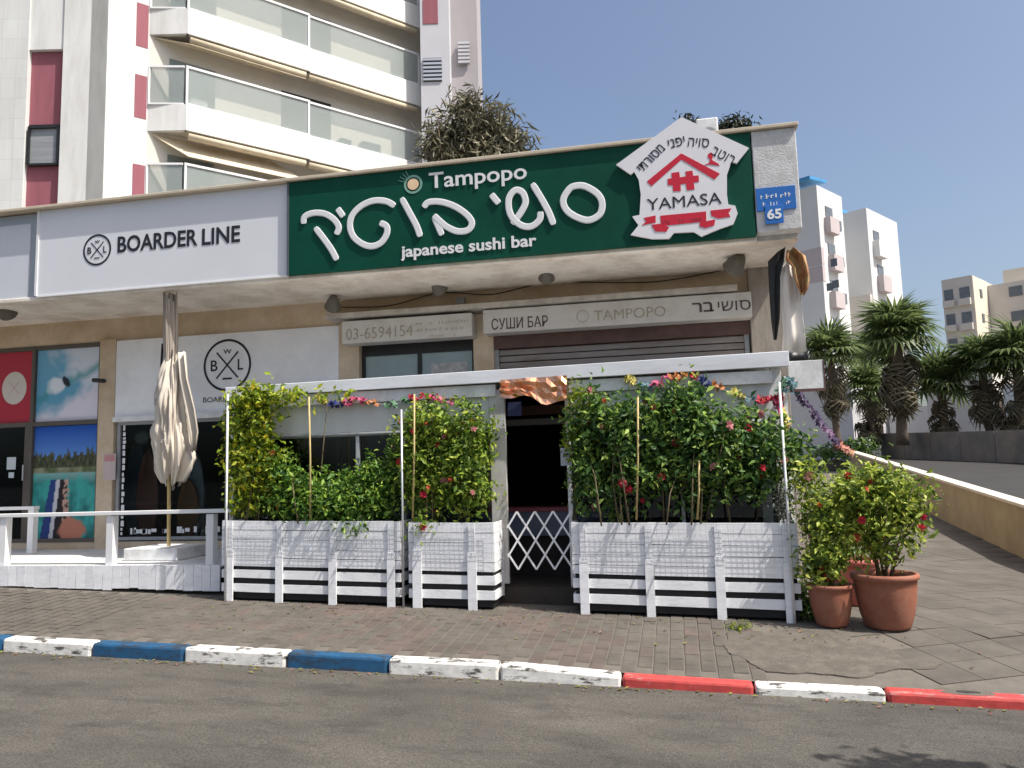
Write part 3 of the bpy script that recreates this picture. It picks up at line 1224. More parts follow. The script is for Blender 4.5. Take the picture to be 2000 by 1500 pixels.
# sushi bar front: two openings below shutter boxes
ob('window_frame', MB().box(-4.57, -4.52, YW + .05, YW + .13, .76, 3.62).box(-3.70, -3.64, YW + .05, YW + .13, .76, 3.62).box(-2.87, -2.82, YW + .05, YW + .13, .76, 3.62).box(-4.52, -2.87, YW + .052, YW + .128, 3.44, 3.62), M_black, shop)
M_teal = mat('frosted_glass', (.30, .38, .38), .25, .08, 2)
for a, b in ((-4.52, -3.70), (-3.64, -2.87)):
    ob('pane', MB().box(a, b, YW + .08, YW + .09, .76, 3.44), M_teal, shop)
ob('window_sticker', MB().box(-3.5, -2.95, YW + .072, YW + .078, 2.95, 3.28), mat('sticker', (.45, .43, .42), .6, .35, 12), shop)
sh = MB().box(-2.52, 1.02, YW - .05, YW + .1, 3.42, 3.60)
ob('lintel', sh, M_darkred, shop)
M_shut = mat('shutter_slat', (.30, .27, .25), .6, .2, 3, stain=(.15, .11, .09), stain_amt=.7, stain_scale=3, stretch=(.4, 1, 2))
shut = ob('roller_shutter', MB().box(-2.52, -2.46, YW - .0, YW + .12, .76, 3.42).box(.94, 1.0, YW, YW + .12, .76, 3.42), M_grey, shop)
for k in range(6):
    z = 3.42 - .095 * (k + 1)
    mb = MB().prismY([(-2.46, z + .004), (.94, z + .004), (.94, z + .088), (-2.46, z + .088)], YW + .03, YW + .055)
    ob('shutter_slat', mb, M_shut, shut, bevel=.012)
# shelf above the boxes
ob('ledge', MB().box(-4.95, .86, 10.60, YW - .002, 3.955, 4.03), mat('dusty_ledge', (.45, .42, .37), .8, .15, 4, stain=(.2, .17, .14), stain_amt=.5, stain_scale=3), shop, bevel=.006)
M_boxs = mat('aged_box', (.56, .54, .50), .6, .07, 3, stain=(.36, .33, .28), stain_amt=.5, stain_scale=3)
M_gold = mat('faded_gold_ink', (.33, .29, .22), .6, .25, 20)
M_ink2 = mat('worn_ink', (.07, .06, .055), .6, .4, 25)
YB = 10.66
for nm, xa, xb, zb, lb in (('a', -4.72, -2.76, 3.58, 'aged white shutter box with telephone number lettering over the left opening'), ('b', -2.60, 1.03, 3.60, 'long aged white shutter box with sushi bar lettering over the right opening')):
    t = thing('shutter_box', ((xa + xb) / 2, YB + .15, zb), lb, 'shutter box', 'shutter boxes over the bar front')
    ob('casing', MB().box(xa, xb, YB, YW - .061, zb, zb + .335), M_boxs, t, bevel=.012)
    if nm == 'a':
        lettering_px('lettering', '03-6594154', (676, 655), (806, 643), 22, YB - .001, M_gold, t)
        sc = MB()
        for (x0, y0, x1) in ((812, 632, 912), (812, 645, 905), (838, 657, 890)):
            a, b = onY(x0, y0 + 3, YB), onY(x1, y0 - 5, YB)
            scribble(sc, a.x, b.x, (a.z + b.z) / 2 - .02, .055, YB - .001, int(x0 + y0))
        ob('small_print', sc, M_gold, t, kind='stuff')
    else:
        lettering_px('lettering', 'СУШИ БАР', (960, 634), (1070, 626), 22, YB - .001, M_ink2, t, bold=.006)
        lettering_px('lettering', 'TAMPOPO', (1160, 617), (1300, 607), 20, YB - .001, M_gold, t)
        lettering_px('lettering', heb('בר'), (1352, 602), (1394, 598), 19, YB - .001, M_ink2, t, bold=.018)
        lettering_px('lettering', heb('סושי'), (1402, 600), (1466, 594), 19, YB - .001, M_ink2, t, bold=.0)
        c = onY(1138, 618, YB - .001)
        ob('emblem', ringmesh((c.x, c.z), .085, .075, YB - .004, 24), M_gold, t)

# ------------------------------------------------------------------ signs on the canopy
M_green = mat('green_sign', (.002, .055, .033), .5, .10, 1.2, spec=.15, stain=(.005, .082, .05), stain_amt=.5, stain_scale=.8)
M_edge = mat('sign_edge', (.10, .11, .12), .5, .05, 4)
M_letw = mat('letter_white', (.74, .74, .74), .5, .03, 4)
YS = 9.40
gs = thing('green_sign_board', (-1.95, YS, 4.3), 'wide dark green sushi bar sign board with raised white Hebrew lettering', 'sign')
ob('board', MB().box(-4.90, 1.005, YS, YS + .196, 4.315, 5.575), M_green, gs)
ob('edge_trim', MB().box(-4.93, -4.902, YS - .004, YS + .19, 4.31, 5.58), M_edge, gs)
YL = YS - .004


def zc(zx, zy, ox, oy, sc=.3, Y=YL):
    p = onY(ox + sc * zx, oy + sc * zy, Y)
    return (p.x, p.z)


strokes = [
    ([(145, 458), (152, 412), (210, 388), (285, 394), (345, 432), (374, 482), (358, 528)], 0),
    ([(220, 482), (282, 562), (330, 632), (362, 694)], 0),
    ([(366, 358), (384, 384), (404, 412)], 0),
    ([(738, 342), (682, 312), (600, 308), (520, 342), (462, 402), (446, 472), (470, 542), (530, 590), (592, 604), (650, 580), (686, 524), (684, 474), (642, 452)], 0),
    ([(782, 290), (832, 382), (880, 472), (904, 542)], 0),
    ([(926, 352), (958, 318), (1040, 316), (1130, 346), (1208, 400), (1240, 452), (1216, 498), (1150, 508), (1080, 480), (1030, 440), (992, 404)], 0),
    ([(994, 412), (1020, 472), (1046, 532)], 0),
    ([(1366, 266), (1390, 296), (1416, 326)], 0),
    ([(1500, 458), (1548, 400), (1588, 322), (1570, 256), (1522, 240), (1482, 290), (1482, 368), (1512, 430), (1570, 472), (1630, 474), (1680, 432), (1686, 380)], 0),
    ([(1632, 196), (1690, 290), (1740, 382), (1772, 464)], 0),
]
wd = .082
for i, (P, cl) in enumerate(strokes):
    mb = MB()
    stroke(mb, [zc(a, b, 550, 300) for a, b in P], wd, YL, .014, bool(cl), .004)
    ob('raised_letter', mb, M_letw, gs, smooth=False)
P = [(1110, 372), (1100, 392), (1108, 412), (1130, 426), (1152, 430), (1172, 418), (1176, 396), (1166, 378), (1142, 364), (1122, 364)]
mb = MB()
stroke(mb, [(onY(a, b, YL).x, onY(a, b, YL).z) for a, b in P], wd, YL, .014, True, .0)
ob('raised_letter', mb, M_letw, gs)
lettering_px('lettering', 'Tampopo', (838, 356), (1029, 341), 40, YL, M_letw, gs, bold=.012, depth=.008)
lettering_px('lettering', 'japanese sushi bar', (783, 494), (1048, 474), 30, YL, M_letw, gs, bold=.022, depth=.008)
c = onY(807, 360, YL)
em = ob('emblem_ring', ringmesh((c.x, c.z), .125, .095, YL - .002, 28), mat('pale_green_ink', (.20, .38, .30), .5), gs)
ob('emblem_disc', MB().prismY([(c.x + cos(a) * .075, c.z + sin(a) * .075) for a in [2 * pi * i / 24 for i in range(24)]], YL - .006, YL), mat('peach_ink', (.80, .58, .36), .5), em)
em2 = MB()
for k in range(4):
    a = radians(118 + 14 * k)
    em2.bar((c.x + cos(a) * .13, YL - .002, c.z + sin(a) * .13), (c.x + cos(a) * .21, YL - .002, c.z + sin(a) * .21), .002, .008)
ob('emblem_rays', em2, mat('pale_green_ink', (.2, .38, .3)), em)

# house-shaped soy sauce sign in front of the green board
YH = YS - .045
hs = thing('house_shaped_sign', (.30, YH, 4.3), 'white house-shaped soy sauce sign with red roof and ribbon on the green board', 'sign')
out = [(770, 95), (345, 405), (440, 470), (462, 450), (492, 505), (505, 600), (497, 732), (450, 742), (490, 800), (440, 862), (580, 888), (690, 886), (722, 848), (850, 842), (900, 872), (1020, 822), (1108, 792), (1136, 722), (1120, 672), (1075, 664), (1066, 600), (1066, 470), (1096, 386), (1130, 396), (1210, 296)]
poly = [zc(a, b, 1100, 200, .3, YH) for a, b in out]
M_hw = mat('house_sign_white', (.74, .73, .75), .45, .03, 3)
M_red = mat('sign_red', (.55, .012, .035), .45, .08, 8)
ob('board', MB().prismY(poly, YH, YH + .035), M_hw, hs)


def hp(nm, P, m, d=.004):
    p = [zc(a, b, 1100, 200, .3, YH) for a, b in P]
    # counter-clockwise seen from the street
    ar = sum(p[i][0] * p[(i + 1) % len(p)][1] - p[(i + 1) % len(p)][0] * p[i][1] for i in range(len(p)))
    if ar < 0:
        p.reverse()
    return ob(nm, MB().prismY(p, YH - d, YH), m, hs)


hp('red_roof', [(545, 515), (768, 332), (1020, 465), (985, 502), (770, 372), (575, 545)], M_red)
hp('red_cross', [(705, 460), (755, 452), (760, 488), (800, 482), (796, 450), (842, 444), (846, 478), (882, 476), (884, 516), (850, 522), (856, 566), (806, 572), (798, 528), (764, 534), (766, 576), (718, 580), (712, 540), (682, 538), (680, 498), (708, 494)], M_red)
hp('red_sprig', [(945, 335), (965, 325), (975, 350), (968, 375), (1010, 400), (1018, 412), (950, 404), (915, 410), (950, 394), (956, 372), (940, 355)], M_red)
hp('ribbon', [(632, 738), (930, 710), (932, 775), (638, 805)], M_red)
hp('ribbon_tail', [(525, 752), (602, 736), (602, 782), (512, 800), (540, 776)], M_red)
hp('ribbon_fold', [(575, 798), (628, 790), (690, 812), (672, 842), (600, 840)], M_red, .005)
hp('ribbon_fold', [(890, 782), (990, 762), (984, 800), (925, 818), (888, 806)], M_red, .005)
hp('ribbon_tail', [(960, 704), (1096, 690), (1076, 720), (1088, 744), (1010, 756), (965, 738)], M_red)
M_pink = mat('dull_red_ink', (.34, .03, .05), .5)
sc = MB()
a, b = zc(650, 788, 1100, 200, .3, YH), zc(915, 762, 1100, 200, .3, YH)
scribble(sc, a[0], b[0], (a[1] + b[1]) / 2 - .012, .05, YH - .0045, 12)
ob('ribbon_print', sc, M_pink, hs, kind='stuff')
lettering_px('lettering', 'YAMASA', (1264, 400), (1409, 386), 22, YH, M_ink, hs)
for body, cx, cy, wpx, ang in (('רוטב', 1040, 345, 150, -38), ('סויה', 882, 262, 130, -14), ('יפני', 738, 260, 105, 4), ('מסורתי', 572, 362, 205, 38)):
    p = zc(cx, cy, 1100, 200, .3, YH)
    k = .3 * 9.3 * 1.04 / FPX
    lettering('lettering', heb(body), p, (wpx * k, 58 * k), YH, M_ink, hs, ang=radians(ang + 4))

# white sign board of the surf shop
YB2 = 9.445
ws = thing('white_sign_board', (-6.8, YB2, 4.3), 'plain white sign board with BOARDERLINE lettering and small round logo', 'sign')
M_bl = mat('white_sign', (.70, .71, .74), .45, .03, 1.0)
ob('board', MB().box(-8.80, -4.935, YB2, YB2 + .15, 4.335, 5.58), M_bl, ws)
ob('edge_trim', MB().box(-8.84, -8.802, YB2 - .015, YB2 + .12, 4.335, 5.58).box(-8.802, -4.935, YB2 - .012, YB2 + .1, 4.312, 4.334), M_metalw, ws)
c = onY(190, 488, YB2)
round_logo((c.x, c.z), .225, YB2 - .001, ws, .12)
lettering_px('lettering', 'BOARDER', (230, 478), (386, 463), 32, YB2 - .001, M_ink, ws, bold=.02)
lettering_px('lettering', 'LINE', (395, 463), (469, 456), 32, YB2 - .001, M_ink, ws, bold=.02)
ps = thing('pale_light_box', (-10.5, 9.57, 4.3), 'pale grey empty light box sign at the left end of the canopy', 'sign')
ob('frame', MB().box(-13, -8.845, 9.50, 9.598, 4.33, 5.57), mat('lightbox_frame', (.36, .40, .44), .5, .05, 4), ps)
ob('face', MB().box(-13, -8.99, 9.48, 9.499, 4.33, 5.42), mat('lightbox_face', (.60, .62, .66), .4, .04, 1), ps)

# street name plate and house number
M_blue = mat('plate_blue', (.02, .14, .46), .4, .08, 8)
YP = 9.392
p0, p1 = onY(1476, 372, YP), onY(1543, 408, YP)
st = thing('street_name_plate', (p0.x, YP, p1.z), 'blue street name plate with small white print on the canopy end', 'street sign')
ob('plate', MB().box(1.03, 1.47, YP - .006, YP + .006, p1.z, p0.z + .02), M_blue, st, bevel=.003)
sc = MB()
scribble(sc, 1.08, 1.42, p1.z + .14, .06, YP - .0065, 3)
scribble(sc, 1.10, 1.40, p1.z + .05, .05, YP - .0065, 5)
ob('small_print', sc, M_metalw, st, kind='stuff')
p0, p1 = onY(1493, 402, YP), onY(1531, 436, YP)
hn = thing('house_number_plate', ((p0.x + p1.x) / 2, YP, p1.z), 'small blue house number plate reading 65 below the street plate', 'number sign')
hz = p1.z
YP -= .014
ob('plate', MB().box(p0.x, p1.x, YP - .006, YP + .006, hz, hz + .22), M_blue, hn, bevel=.003)
lettering('lettering', '65', ((p0.x + p1.x) / 2, hz + .115), (.16, .12), YP - .0065, M_metalw, hn, bold=.03)


# flood lamps under the canopy
def flood(px, py, label, aim=0.0, s=1.0, Y=10.3, z=4.29):
    q = onY(px, py, Y)
    t = thing('flood_lamp', (q.x, Y, z), label, 'lamp', 'flood lamps under the canopy')
    ob('bracket', MB().bar((q.x, Y, z), (q.x, Y, q.z), .03 * s, .05 * s).bar((q.x - .10 * s, Y, q.z + .05), (q.x + .10 * s, Y, q.z + .05), .03, .015), M_grey, t)
    R = Matrix.Rotation(aim, 3, 'Z') @ Matrix.Rotation(radians(-35), 3, 'X')
    h = MB()
    prof = [(.05, .10), (.075, .06), (.11, -.06), (.12, -.08), (.115, -.085)]
    h.lathe(prof, (0, 0, 0), 16)
    h.f.append(tuple(range(15, -1, -1)))
    h.m.append(0)
    h.v = [tuple(R @ Matrix.Rotation(radians(90), 3, 'X') @ (Vector(v) * s) + Vector((q.x, Y - .02, q.z))) for v in h.v]
    hd = ob('housing', h, mat('lamp_housing', (.12, .11, .09), .5, .15, 8), t, smooth=True)
    ln = MB().face([(cos(2 * pi * i / 16) * .105, sin(2 * pi * i / 16) * .105, -.07) for i in range(16)])
    ln.v = [tuple(R @ Matrix.Rotation(radians(90), 3, 'X') @ (Vector(v) * s) + Vector((q.x, Y - .02, q.z))) for v in ln.v]
    ob('lens', ln, mat('lamp_lens', (.35, .36, .34), .15, .05, 5), hd)


flood(652, 592, 'grey flood lamp on the soffit above the white wall panel', .5, 1.05, 10.6)
flood(856, 560, 'grey flood lamp on the soffit between the phone number and the sign', -.2, 1.0, 10.6)
flood(1068, 536, 'grey flood lamp on the soffit below the middle of the green sign', .2, .95, 10.4)
flood(1438, 515, 'grey flood lamp with folded arm under the canopy corner', .6, 1.2, 10.2)
flood(14, 607, 'black flood lamp at the far left under the canopy', .3, 1.1, 10.0)
q = onY(206, 744, YW - .06)
sc_ = thing('security_camera', (q.x, YW - .1, q.z), 'small dark security camera on the beige pillar', 'camera')
ob('arm', MB().bar((q.x, YW - .06, q.z), (q.x, YW - .2, q.z), .03, .03), M_black, sc_)
ob('camera_body', MB().tube([(q.x - .12, YW - .18, q.z + .005), (q.x + .10, YW - .22, q.z - .02)], .035, 10), M_black, sc_)
for k, (px, py) in enumerate(((207, 620), (224, 622))):
    q = onY(px, py, 10.9)

# roof clutter
q = onY(1382, 243, 12.0)
rb = thing('roof_unit', (q.x, 12, 5.15), 'white air conditioning box on the roof behind the house-shaped sign', 'air conditioner')
ob('casing', MB().box(q.x - .18, q.x + .14, 11.8, 12.3, 5.15, q.z + .02), M_white, rb, bevel=.02)
ob('fan_grille', ringmesh((q.x, q.z - .25), .12, .04, 11.797, 20), M_grey, rb)

# ------------------------------------------------------------------ hangings at the right end of the canopy
M_tarp = mat('beige_tarp', (.66, .62, .57), .8, .08, 3, stain=(.33, .29, .24), stain_amt=.4, stain_scale=2, stretch=(3, 3, .6))
M_rust = mat('rusty_tarp', (.33, .12, .04), .8, .5, 9, .5, 30, stain=(.42, .30, .14), stain_amt=1, stain_scale=8)
YT = 9.75


def hanging(name, L, R, Y, m, parent, wav=.03, th=.012, seed=1, nx=14):
    """cloth hanging between a left and a right edge given as photo points from top to bottom"""
    r = random.Random(seed)
    k = len(L)
    rows = []
    for i in range(k):
        a, b = onY(L[i][0], L[i][1], Y), onY(R[i][0], R[i][1], Y)
        rows.append((a, b))
    n = nx
    ph = [r.uniform(0, 6) for _ in range(3)]
    V = []
    for s in (0, th):
        for i, (a, b) in enumerate(rows):
            for j in range(n + 1):
                t = j / n
                p = a.lerp(b, t)
                yy = wav * (sin(t * 9 + ph[0] + i * .15) + .5 * sin(t * 17 + ph[1] - i * .3))
                V.append((p.x, Y + yy + s, p.z))
    w_ = n + 1
    o2 = k * w_
    Fc = []
    for i in range(k - 1):
        for j in range(n):
            q = i * w_ + j
            Fc.append((q, q + w_, q + w_ + 1, q + 1))
            Fc.append((o2 + q, o2 + q + 1, o2 + q + w_ + 1, o2 + q + w_))
    for i in range(k - 1):
        q = i * w_
        Fc.append((q, o2 + q, o2 + q + w_, q + w_))
        q = i * w_ + n
        Fc.append((q, q + w_, o2 + q + w_, o2 + q))
    for j in range(n):
        Fc.append((j, j + 1, o2 + j + 1, o2 + j))
        q = (k - 1) * w_ + j
        Fc.append((q, o2 + q, o2 + q + 1, q + 1))
    return ob(name, MB().raw(V, Fc), m, parent, smooth=True)


q = onY(1545, 500, YT)
ha = thing('hanging_tarp', (q.x, YT, 2.9), 'beige tarp hanging from the canopy corner with black folded edge', 'tarp')
hanging('cloth', [(1530, 512), (1524, 540), (1526, 600), (1530, 650), (1528, 685)], [(1552, 512), (1562, 540), (1566, 600), (1572, 650), (1576, 690)], YT, M_tarp, ha, .02)
hanging('black_fold', [(1518, 492), (1500, 510), (1502, 560), (1506, 620), (1511, 664)], [(1534, 482), (1530, 520), (1524, 560), (1523, 620), (1517, 664)], YT + .06, M_black, ha, .012, seed=3)
hanging('black_hem', [(1530, 690), (1530, 706)], [(1580, 686), (1578, 704)], YT - .3, M_black, ha, .01, seed=8)
q = onY(1558, 520, YT)
ru = thing('rolled_tarp', (q.x, YT, q.z), 'torn rusty orange tarp bundle hooked over the beige hanging tarp', 'tarp')
hanging('torn_cloth', [(1536, 490), (1534, 508), (1548, 525), (1551, 545), (1556, 558), (1563, 572)], [(1552, 484), (1574, 498), (1580, 522), (1583, 545), (1580, 562), (1571, 578)], YT - .10, M_rust, ru, .05, .03, seed=5)

# ------------------------------------------------------------------ residential tower behind on the left
M_tw = mat('tower_white', (.74, .74, .72), .85, .05, .8, .2, 30, stain=(.52, .51, .48), stain_amt=.5, stain_scale=1.2, stretch=(1.5, 1.5, .3))
M_tg = mat('tower_grey_tile', (.70, .71, .69), .8, .05, 1.2, .2, 20, grid=(cos(YAW), sin(YAW), .45, .62, .86), stain=(.55, .55, .52), stain_amt=.4, stain_scale=1.0, stretch=(2, 2, .25))
M_tred = mat('tower_red', (.30, .10, .125), .8, .12, 1.5, .2, 30, stretch=(3, 3, .5))
M_tb = mat('tower_beige', (.64, .60, .53), .85, .08, .8)
M_awn = mat('tower_awning', (.68, .58, .42), .8, .12, 2.5, stain=(.52, .42, .28), stain_amt=.4, stain_scale=2)
fdir = Vector((cos(YAW), sin(YAW), 0))
edir = Vector((sin(radians(40)), cos(radians(40)), 0))
ndir = Vector((edir.y, -edir.x, 0))


def plan(px, dep):
    p = onD(px, 400, dep)
    return Vector((p.x, p.y, 0))


P1 = plan(200, 23.0)
P0 = P1 - fdir * 9.0
P2 = P1 + edir * 1.15
Q1 = P2 + fdir * 1.18
Z0, Z1 = 0.5, 34.0
tw = thing('apartment_tower', (P1.x, P1.y, 0.5), 'tall white apartment tower with red strips and glazed balconies behind the shops', 'building')


def pl(*pts):
    return [(p.x, p.y) for p in pts]


back = edir * 16
E1 = P2 + edir * 10.5
# left face: recessed red strip between px 45 and 112
a1, a2 = plan(42, 23.0), plan(112, 23.0)
s1 = (a1 - P1).dot(fdir)
s2 = (a2 - P1).dot(fdir)
S1, S2 = P1 + fdir * s1, P1 + fdir * s2
inn = Vector((-fdir.y, fdir.x, 0))
ob('wall', MB().slab(pl(P0, S1, S1 + inn * 6, P0 + inn * 6), Z0, Z1), M_tg, tw)
ob('wall', MB().slab(pl(S2, P1, P1 + inn * .02 + edir * .0, S2 + inn * 6), Z0, Z1).slab(pl(P1 - fdir * .5, P1, P2, P2 + inn * 3, P1 - fdir * .5 + inn * 3), Z0, Z1), M_tw, tw)


def zD(px, py, dep):
    return onD(px, py, dep).z


zw = [zD(78, y, 23.1) for y in (80, 240, 318)]
st_ = ob('red_strip', MB().slab(pl(S1 + inn * .18, S2 + inn * .18, S2 + inn * 6, S1 + inn * 6), Z0, zw[0]), M_tred, tw)
ob('white_strip', MB().slab(pl(S1 + inn * .05, S2 + inn * .05, S2 + inn * 6, S1 + inn * 6), zw[0] + .02, Z1), M_tw, tw)
for dz in (0, -3.09):
    wf = MB()
    a, b = S1 + inn * .10 + fdir * .08, S2 + inn * .10 - fdir * .08
    za, zb = zw[2] + dz, zw[1] + dz
    wf.bar(a + Vector((0, 0, za)), b + Vector((0, 0, za)), .12, .06).bar(a + Vector((0, 0, zb)), b + Vector((0, 0, zb)), .12, .10)
    wf.bar(a + Vector((0, 0, za)), a + Vector((0, 0, zb)), .12, .06, up=fdir).bar(b + Vector((0, 0, za)), b + Vector((0, 0, zb)), .12, .10, up=fdir)
    o = ob('window', wf, M_black, tw)
    ob('pane', MB().bar((a + b) / 2 + inn * .02 + Vector((0, 0, za)), (a + b) / 2 + inn * .02 + Vector((0, 0, zb)), .86, .02, up=inn), mat('blind_pane', (.28, .29, .30), .2, .2, 4, stretch=(.2, .2, 6)), o)
# red panels on the bright return
for za, zb in ((zD(262, 222, 23.6), zD(262, 132, 23.6)), (zD(270, 72, 23.6), zD(270, -20, 23.6)), (zD(262, 415, 23.6), zD(262, 318, 23.6))):
    a, b = P1 + edir * .78 + ndir * .01, P1 + edir * 1.12 + ndir * .01
    ob('red_panel', MB().slab(pl(a, b, b - ndir * .05, a - ndir * .05), za, zb), M_tred, tw)
# flat wall behind the balconies
ob('balcony_wall', MB().slab(pl(P2, E1, E1 + inn * 5, P2 + inn * 5), Z0, Z1), M_tb, tw)
RT, ST = 14.28, 3.09
LEN = 8.5
for k in range(-1, 3):
    rt = RT + ST * k
    gb, sb_ = rt - 1.20, rt - 2.05
    for part, (sa, sb2) in enumerate(((0.0, 4.0), (4.0, LEN))):
        A = Q1 + edir * sa
        B = Q1 + edir * sb2
        off = fdir * (0 if part == 0 else -.12)
        A, B = A + off, B + off
        wa = P2 + edir * sa
        wb = P2 + edir * sb2
        # parapet band with floor slab
        ob('balcony_band', MB().slab(pl(A, B, B - ndir * .18, A - ndir * .18), sb_, gb - .03), M_tw, tw)
        ob('balcony_slab', MB().slab(pl(wa + edir * .02, A - ndir * .19, B - ndir * .19, wb), sb_ + .06, sb_ + .24), M_tb, tw)
        if part == 0:
            ob('balcony_end', MB().slab(pl(P2 + fdir * .01, A - fdir * .0, A + inn * .16 - fdir * .02, P2 + fdir * .01 + inn * .16), sb_, gb - .03), M_tw, tw)
        n = 1
        A2, B2 = A - ndir * .09, B - ndir * .09
        rail = MB().bar(A2 + Vector((0, 0, rt)), B2 + Vector((0, 0, rt)), .07, .07).bar(A2 + Vector((0, 0, gb)), B2 + Vector((0, 0, gb)), .12, .05)
        o = ob('balcony_railing', rail, M_metalw, tw)
        for i in range(n + 1):
            p = A2.lerp(B2, i / n) + edir * (.03 if i == 0 else (-.03 if i == n else 0))
            ob('railing_post', MB().bar(p + Vector((0, 0, gb)), p + Vector((0, 0, rt)), .06, .06, up=edir), M_metalw, o)
        for i in range(n):
            p, q = A2.lerp(B2, i / n) + edir * .06, A2.lerp(B2, (i + 1) / n) - edir * .06
            ob('glass_pane', MB().slab(pl(p, q, q - ndir * .012, p - ndir * .012), gb + .03, rt - .04), M_balg, o)
        if part == 0:
            p, q = P2 + fdir * .03, A2 - fdir * .05
            e = MB().bar(p + Vector((0, 0, rt)), q + Vector((0, 0, rt)), .06, .06).bar(p + Vector((0, 0, gb)), q + Vector((0, 0, gb)), .10, .05).bar(p + Vector((0, 0, gb)), p + Vector((0, 0, rt)), .05, .05, up=edir)
            o2 = ob('end_railing', e, M_metalw, tw)
            ob('glass_pane', MB().slab(pl(p + fdir * .04, q - fdir * .02, q - fdir * .02 + inn * .012, p + fdir * .04 + inn * .012), gb + .03, rt - .04), M_balg, o2)
        # awning rolled below the band above
        zt_ = sb_ - .05
        L0, L1 = A + edir * .1 - ndir * .10, B - edir * .15 - ndir * .10
        aw = MB().tube([L0 + Vector((0, 0, zt_ - .10)), L1 + Vector((0, 0, zt_ - .10))], .11, 10)
        o3 = ob('rolled_awning', aw, M_awn, tw, smooth=True)
        drop = (.25, .28)[part] if k != 0 else (.75, .35)[part]
        if part == 0:
            inner = wa + edir * .1 + Vector((0, 0, zt_ - .02))
            fr = L0 + ndir * .05 + Vector((0, 0, zt_ - drop))
            fb = L1 + ndir * .05 + Vector((0, 0, zt_ - drop))
            ib = wb - edir * .15 + Vector((0, 0, zt_ - .02))
            V = [inner, fr, fb, ib]
            V2 = [v + Vector((0, 0, .02)) for v in V]
            ob('awning_cloth', MB().hexa(V + V2), M_awn, o3)
    # dark sliding doors behind
    for sa, sb2 in ((.6, 2.0), (4.2, 6.0)):
        a, b = P2 + edir * sa + ndir * .012, P2 + edir * sb2 + ndir * .012
        ob('sliding_door', MB().slab(pl(a, b, b - ndir * .02, a - ndir * .02), sb_ + .25, sb_ + 2.5), M_dark if sa > 4 else M_glassd, tw)
# things standing on the balconies
def bal(nm, s_, w_, d_, h_, k, m, inset=.5):
    z_ = RT + ST * k - 1.78
    c_ = Q1 + edir * s_ - ndir * inset
    a_, b_ = c_ - edir * w_ / 2, c_ + edir * w_ / 2
    return ob(nm, MB().slab(pl(a_, b_, b_ - ndir * d_, a_ - ndir * d_), z_, z_ + h_), m, tw)


M_chair = mat('plastic_white', (.75, .75, .74), .5)
bal('balcony_chair', .45, .5, .45, .9, 0, M_chair, .25)
bal('balcony_chair', .45, .5, .08, 1.6, 0, M_chair, .72)
bal('air_conditioner', 2.6, .8, .3, 1.25, 0, M_tw, .8)
bal('balcony_box', 6.4, .7, .35, .95, 0, mat('dark_blue_plastic', (.04, .05, .09), .5), .2)
bal('balcony_box', 5.4, .4, .35, .85, 0, M_black, .2)
bal('air_conditioner', 3.2, .8, .3, 1.35, 1, M_tw, .8)
bal('balcony_column', 3.25, .28, .28, 3.0, 0, M_awn, .75)
bal('balcony_column', 3.25, .28, .28, 3.0, 1, M_awn, .75)
# stair column at the right end
C1 = plan(826, 28.4)
C2 = plan(884, 28.4)
C3 = plan(940, 29.2)
M_tl = mat('tower_lilac_white', (.55, .55, .58), .85, .06, .8)
M_tp = mat('tower_shade_taupe', (.40, .37, .38), .85, .06, .8)  # darker than the tower white, shade on this face painted in
ob('stair_column', MB().slab(pl(C1, C2, C2 + inn * 5, C1 + inn * 5), Z0, Z1), M_tl, tw)
c3b = C2 + inn * .8
ob('side_column', MB().slab(pl(c3b, C3, C3 + inn * 5, c3b + inn * 4), Z0, Z1), M_tp, tw)
for (xa, xb, ya, yb, dep, D0, mm) in ((831, 868, 95, 145, 28.38, 0, M_grey), (832, 862, -30, 22, 28.38, 0, M_tred), (901, 924, 60, 108, 29.1, .5, M_tp)):
    a, b = plan(xa, dep), plan(xb, dep)
    z1_, z0_ = zD((xa + xb) / 2, ya, dep), zD((xa + xb) / 2, yb, dep)
    o = ob('window', MB().slab(pl(a, b, b + inn * .05, a + inn * .05), z0_, z1_), M_black if mm is M_grey else mm, tw)
    if mm is not M_tred:
        lv = MB()
        for i in range(6):
            zz = z0_ + (z1_ - z0_) * (i + .5) / 6
            lv.bar(a - inn * .012 + Vector((0, 0, zz)), b - inn * .012 + Vector((0, 0, zz)), .05, (z1_ - z0_) / 11)
        ob('louvre', lv, M_alu if mm is M_grey else M_tl, o)

# loose cables under the canopy
cb_ = thing('wall_cable', (-2.0, 10.6, 4.2), 'thin grey cable sagging along the wall band under the canopy', 'cable')
pts = [onY(660, 600, 10.93), onY(760, 597, 10.93), onY(860, 572, 10.93), onY(960, 575, 10.93), onY(1070, 552, 10.93), onY(1200, 552, 10.93), onY(1300, 548, 10.93), onY(1432, 524, 10.93)]
ob('cable', MB().tube(catmull(pts, 6), .008, 5), M_black, cb_)
ob('junction_box', MB().box(-3.05, -2.93, 10.9, 10.998, 4.1, 4.2), M_grey, cb_, bevel=.006)

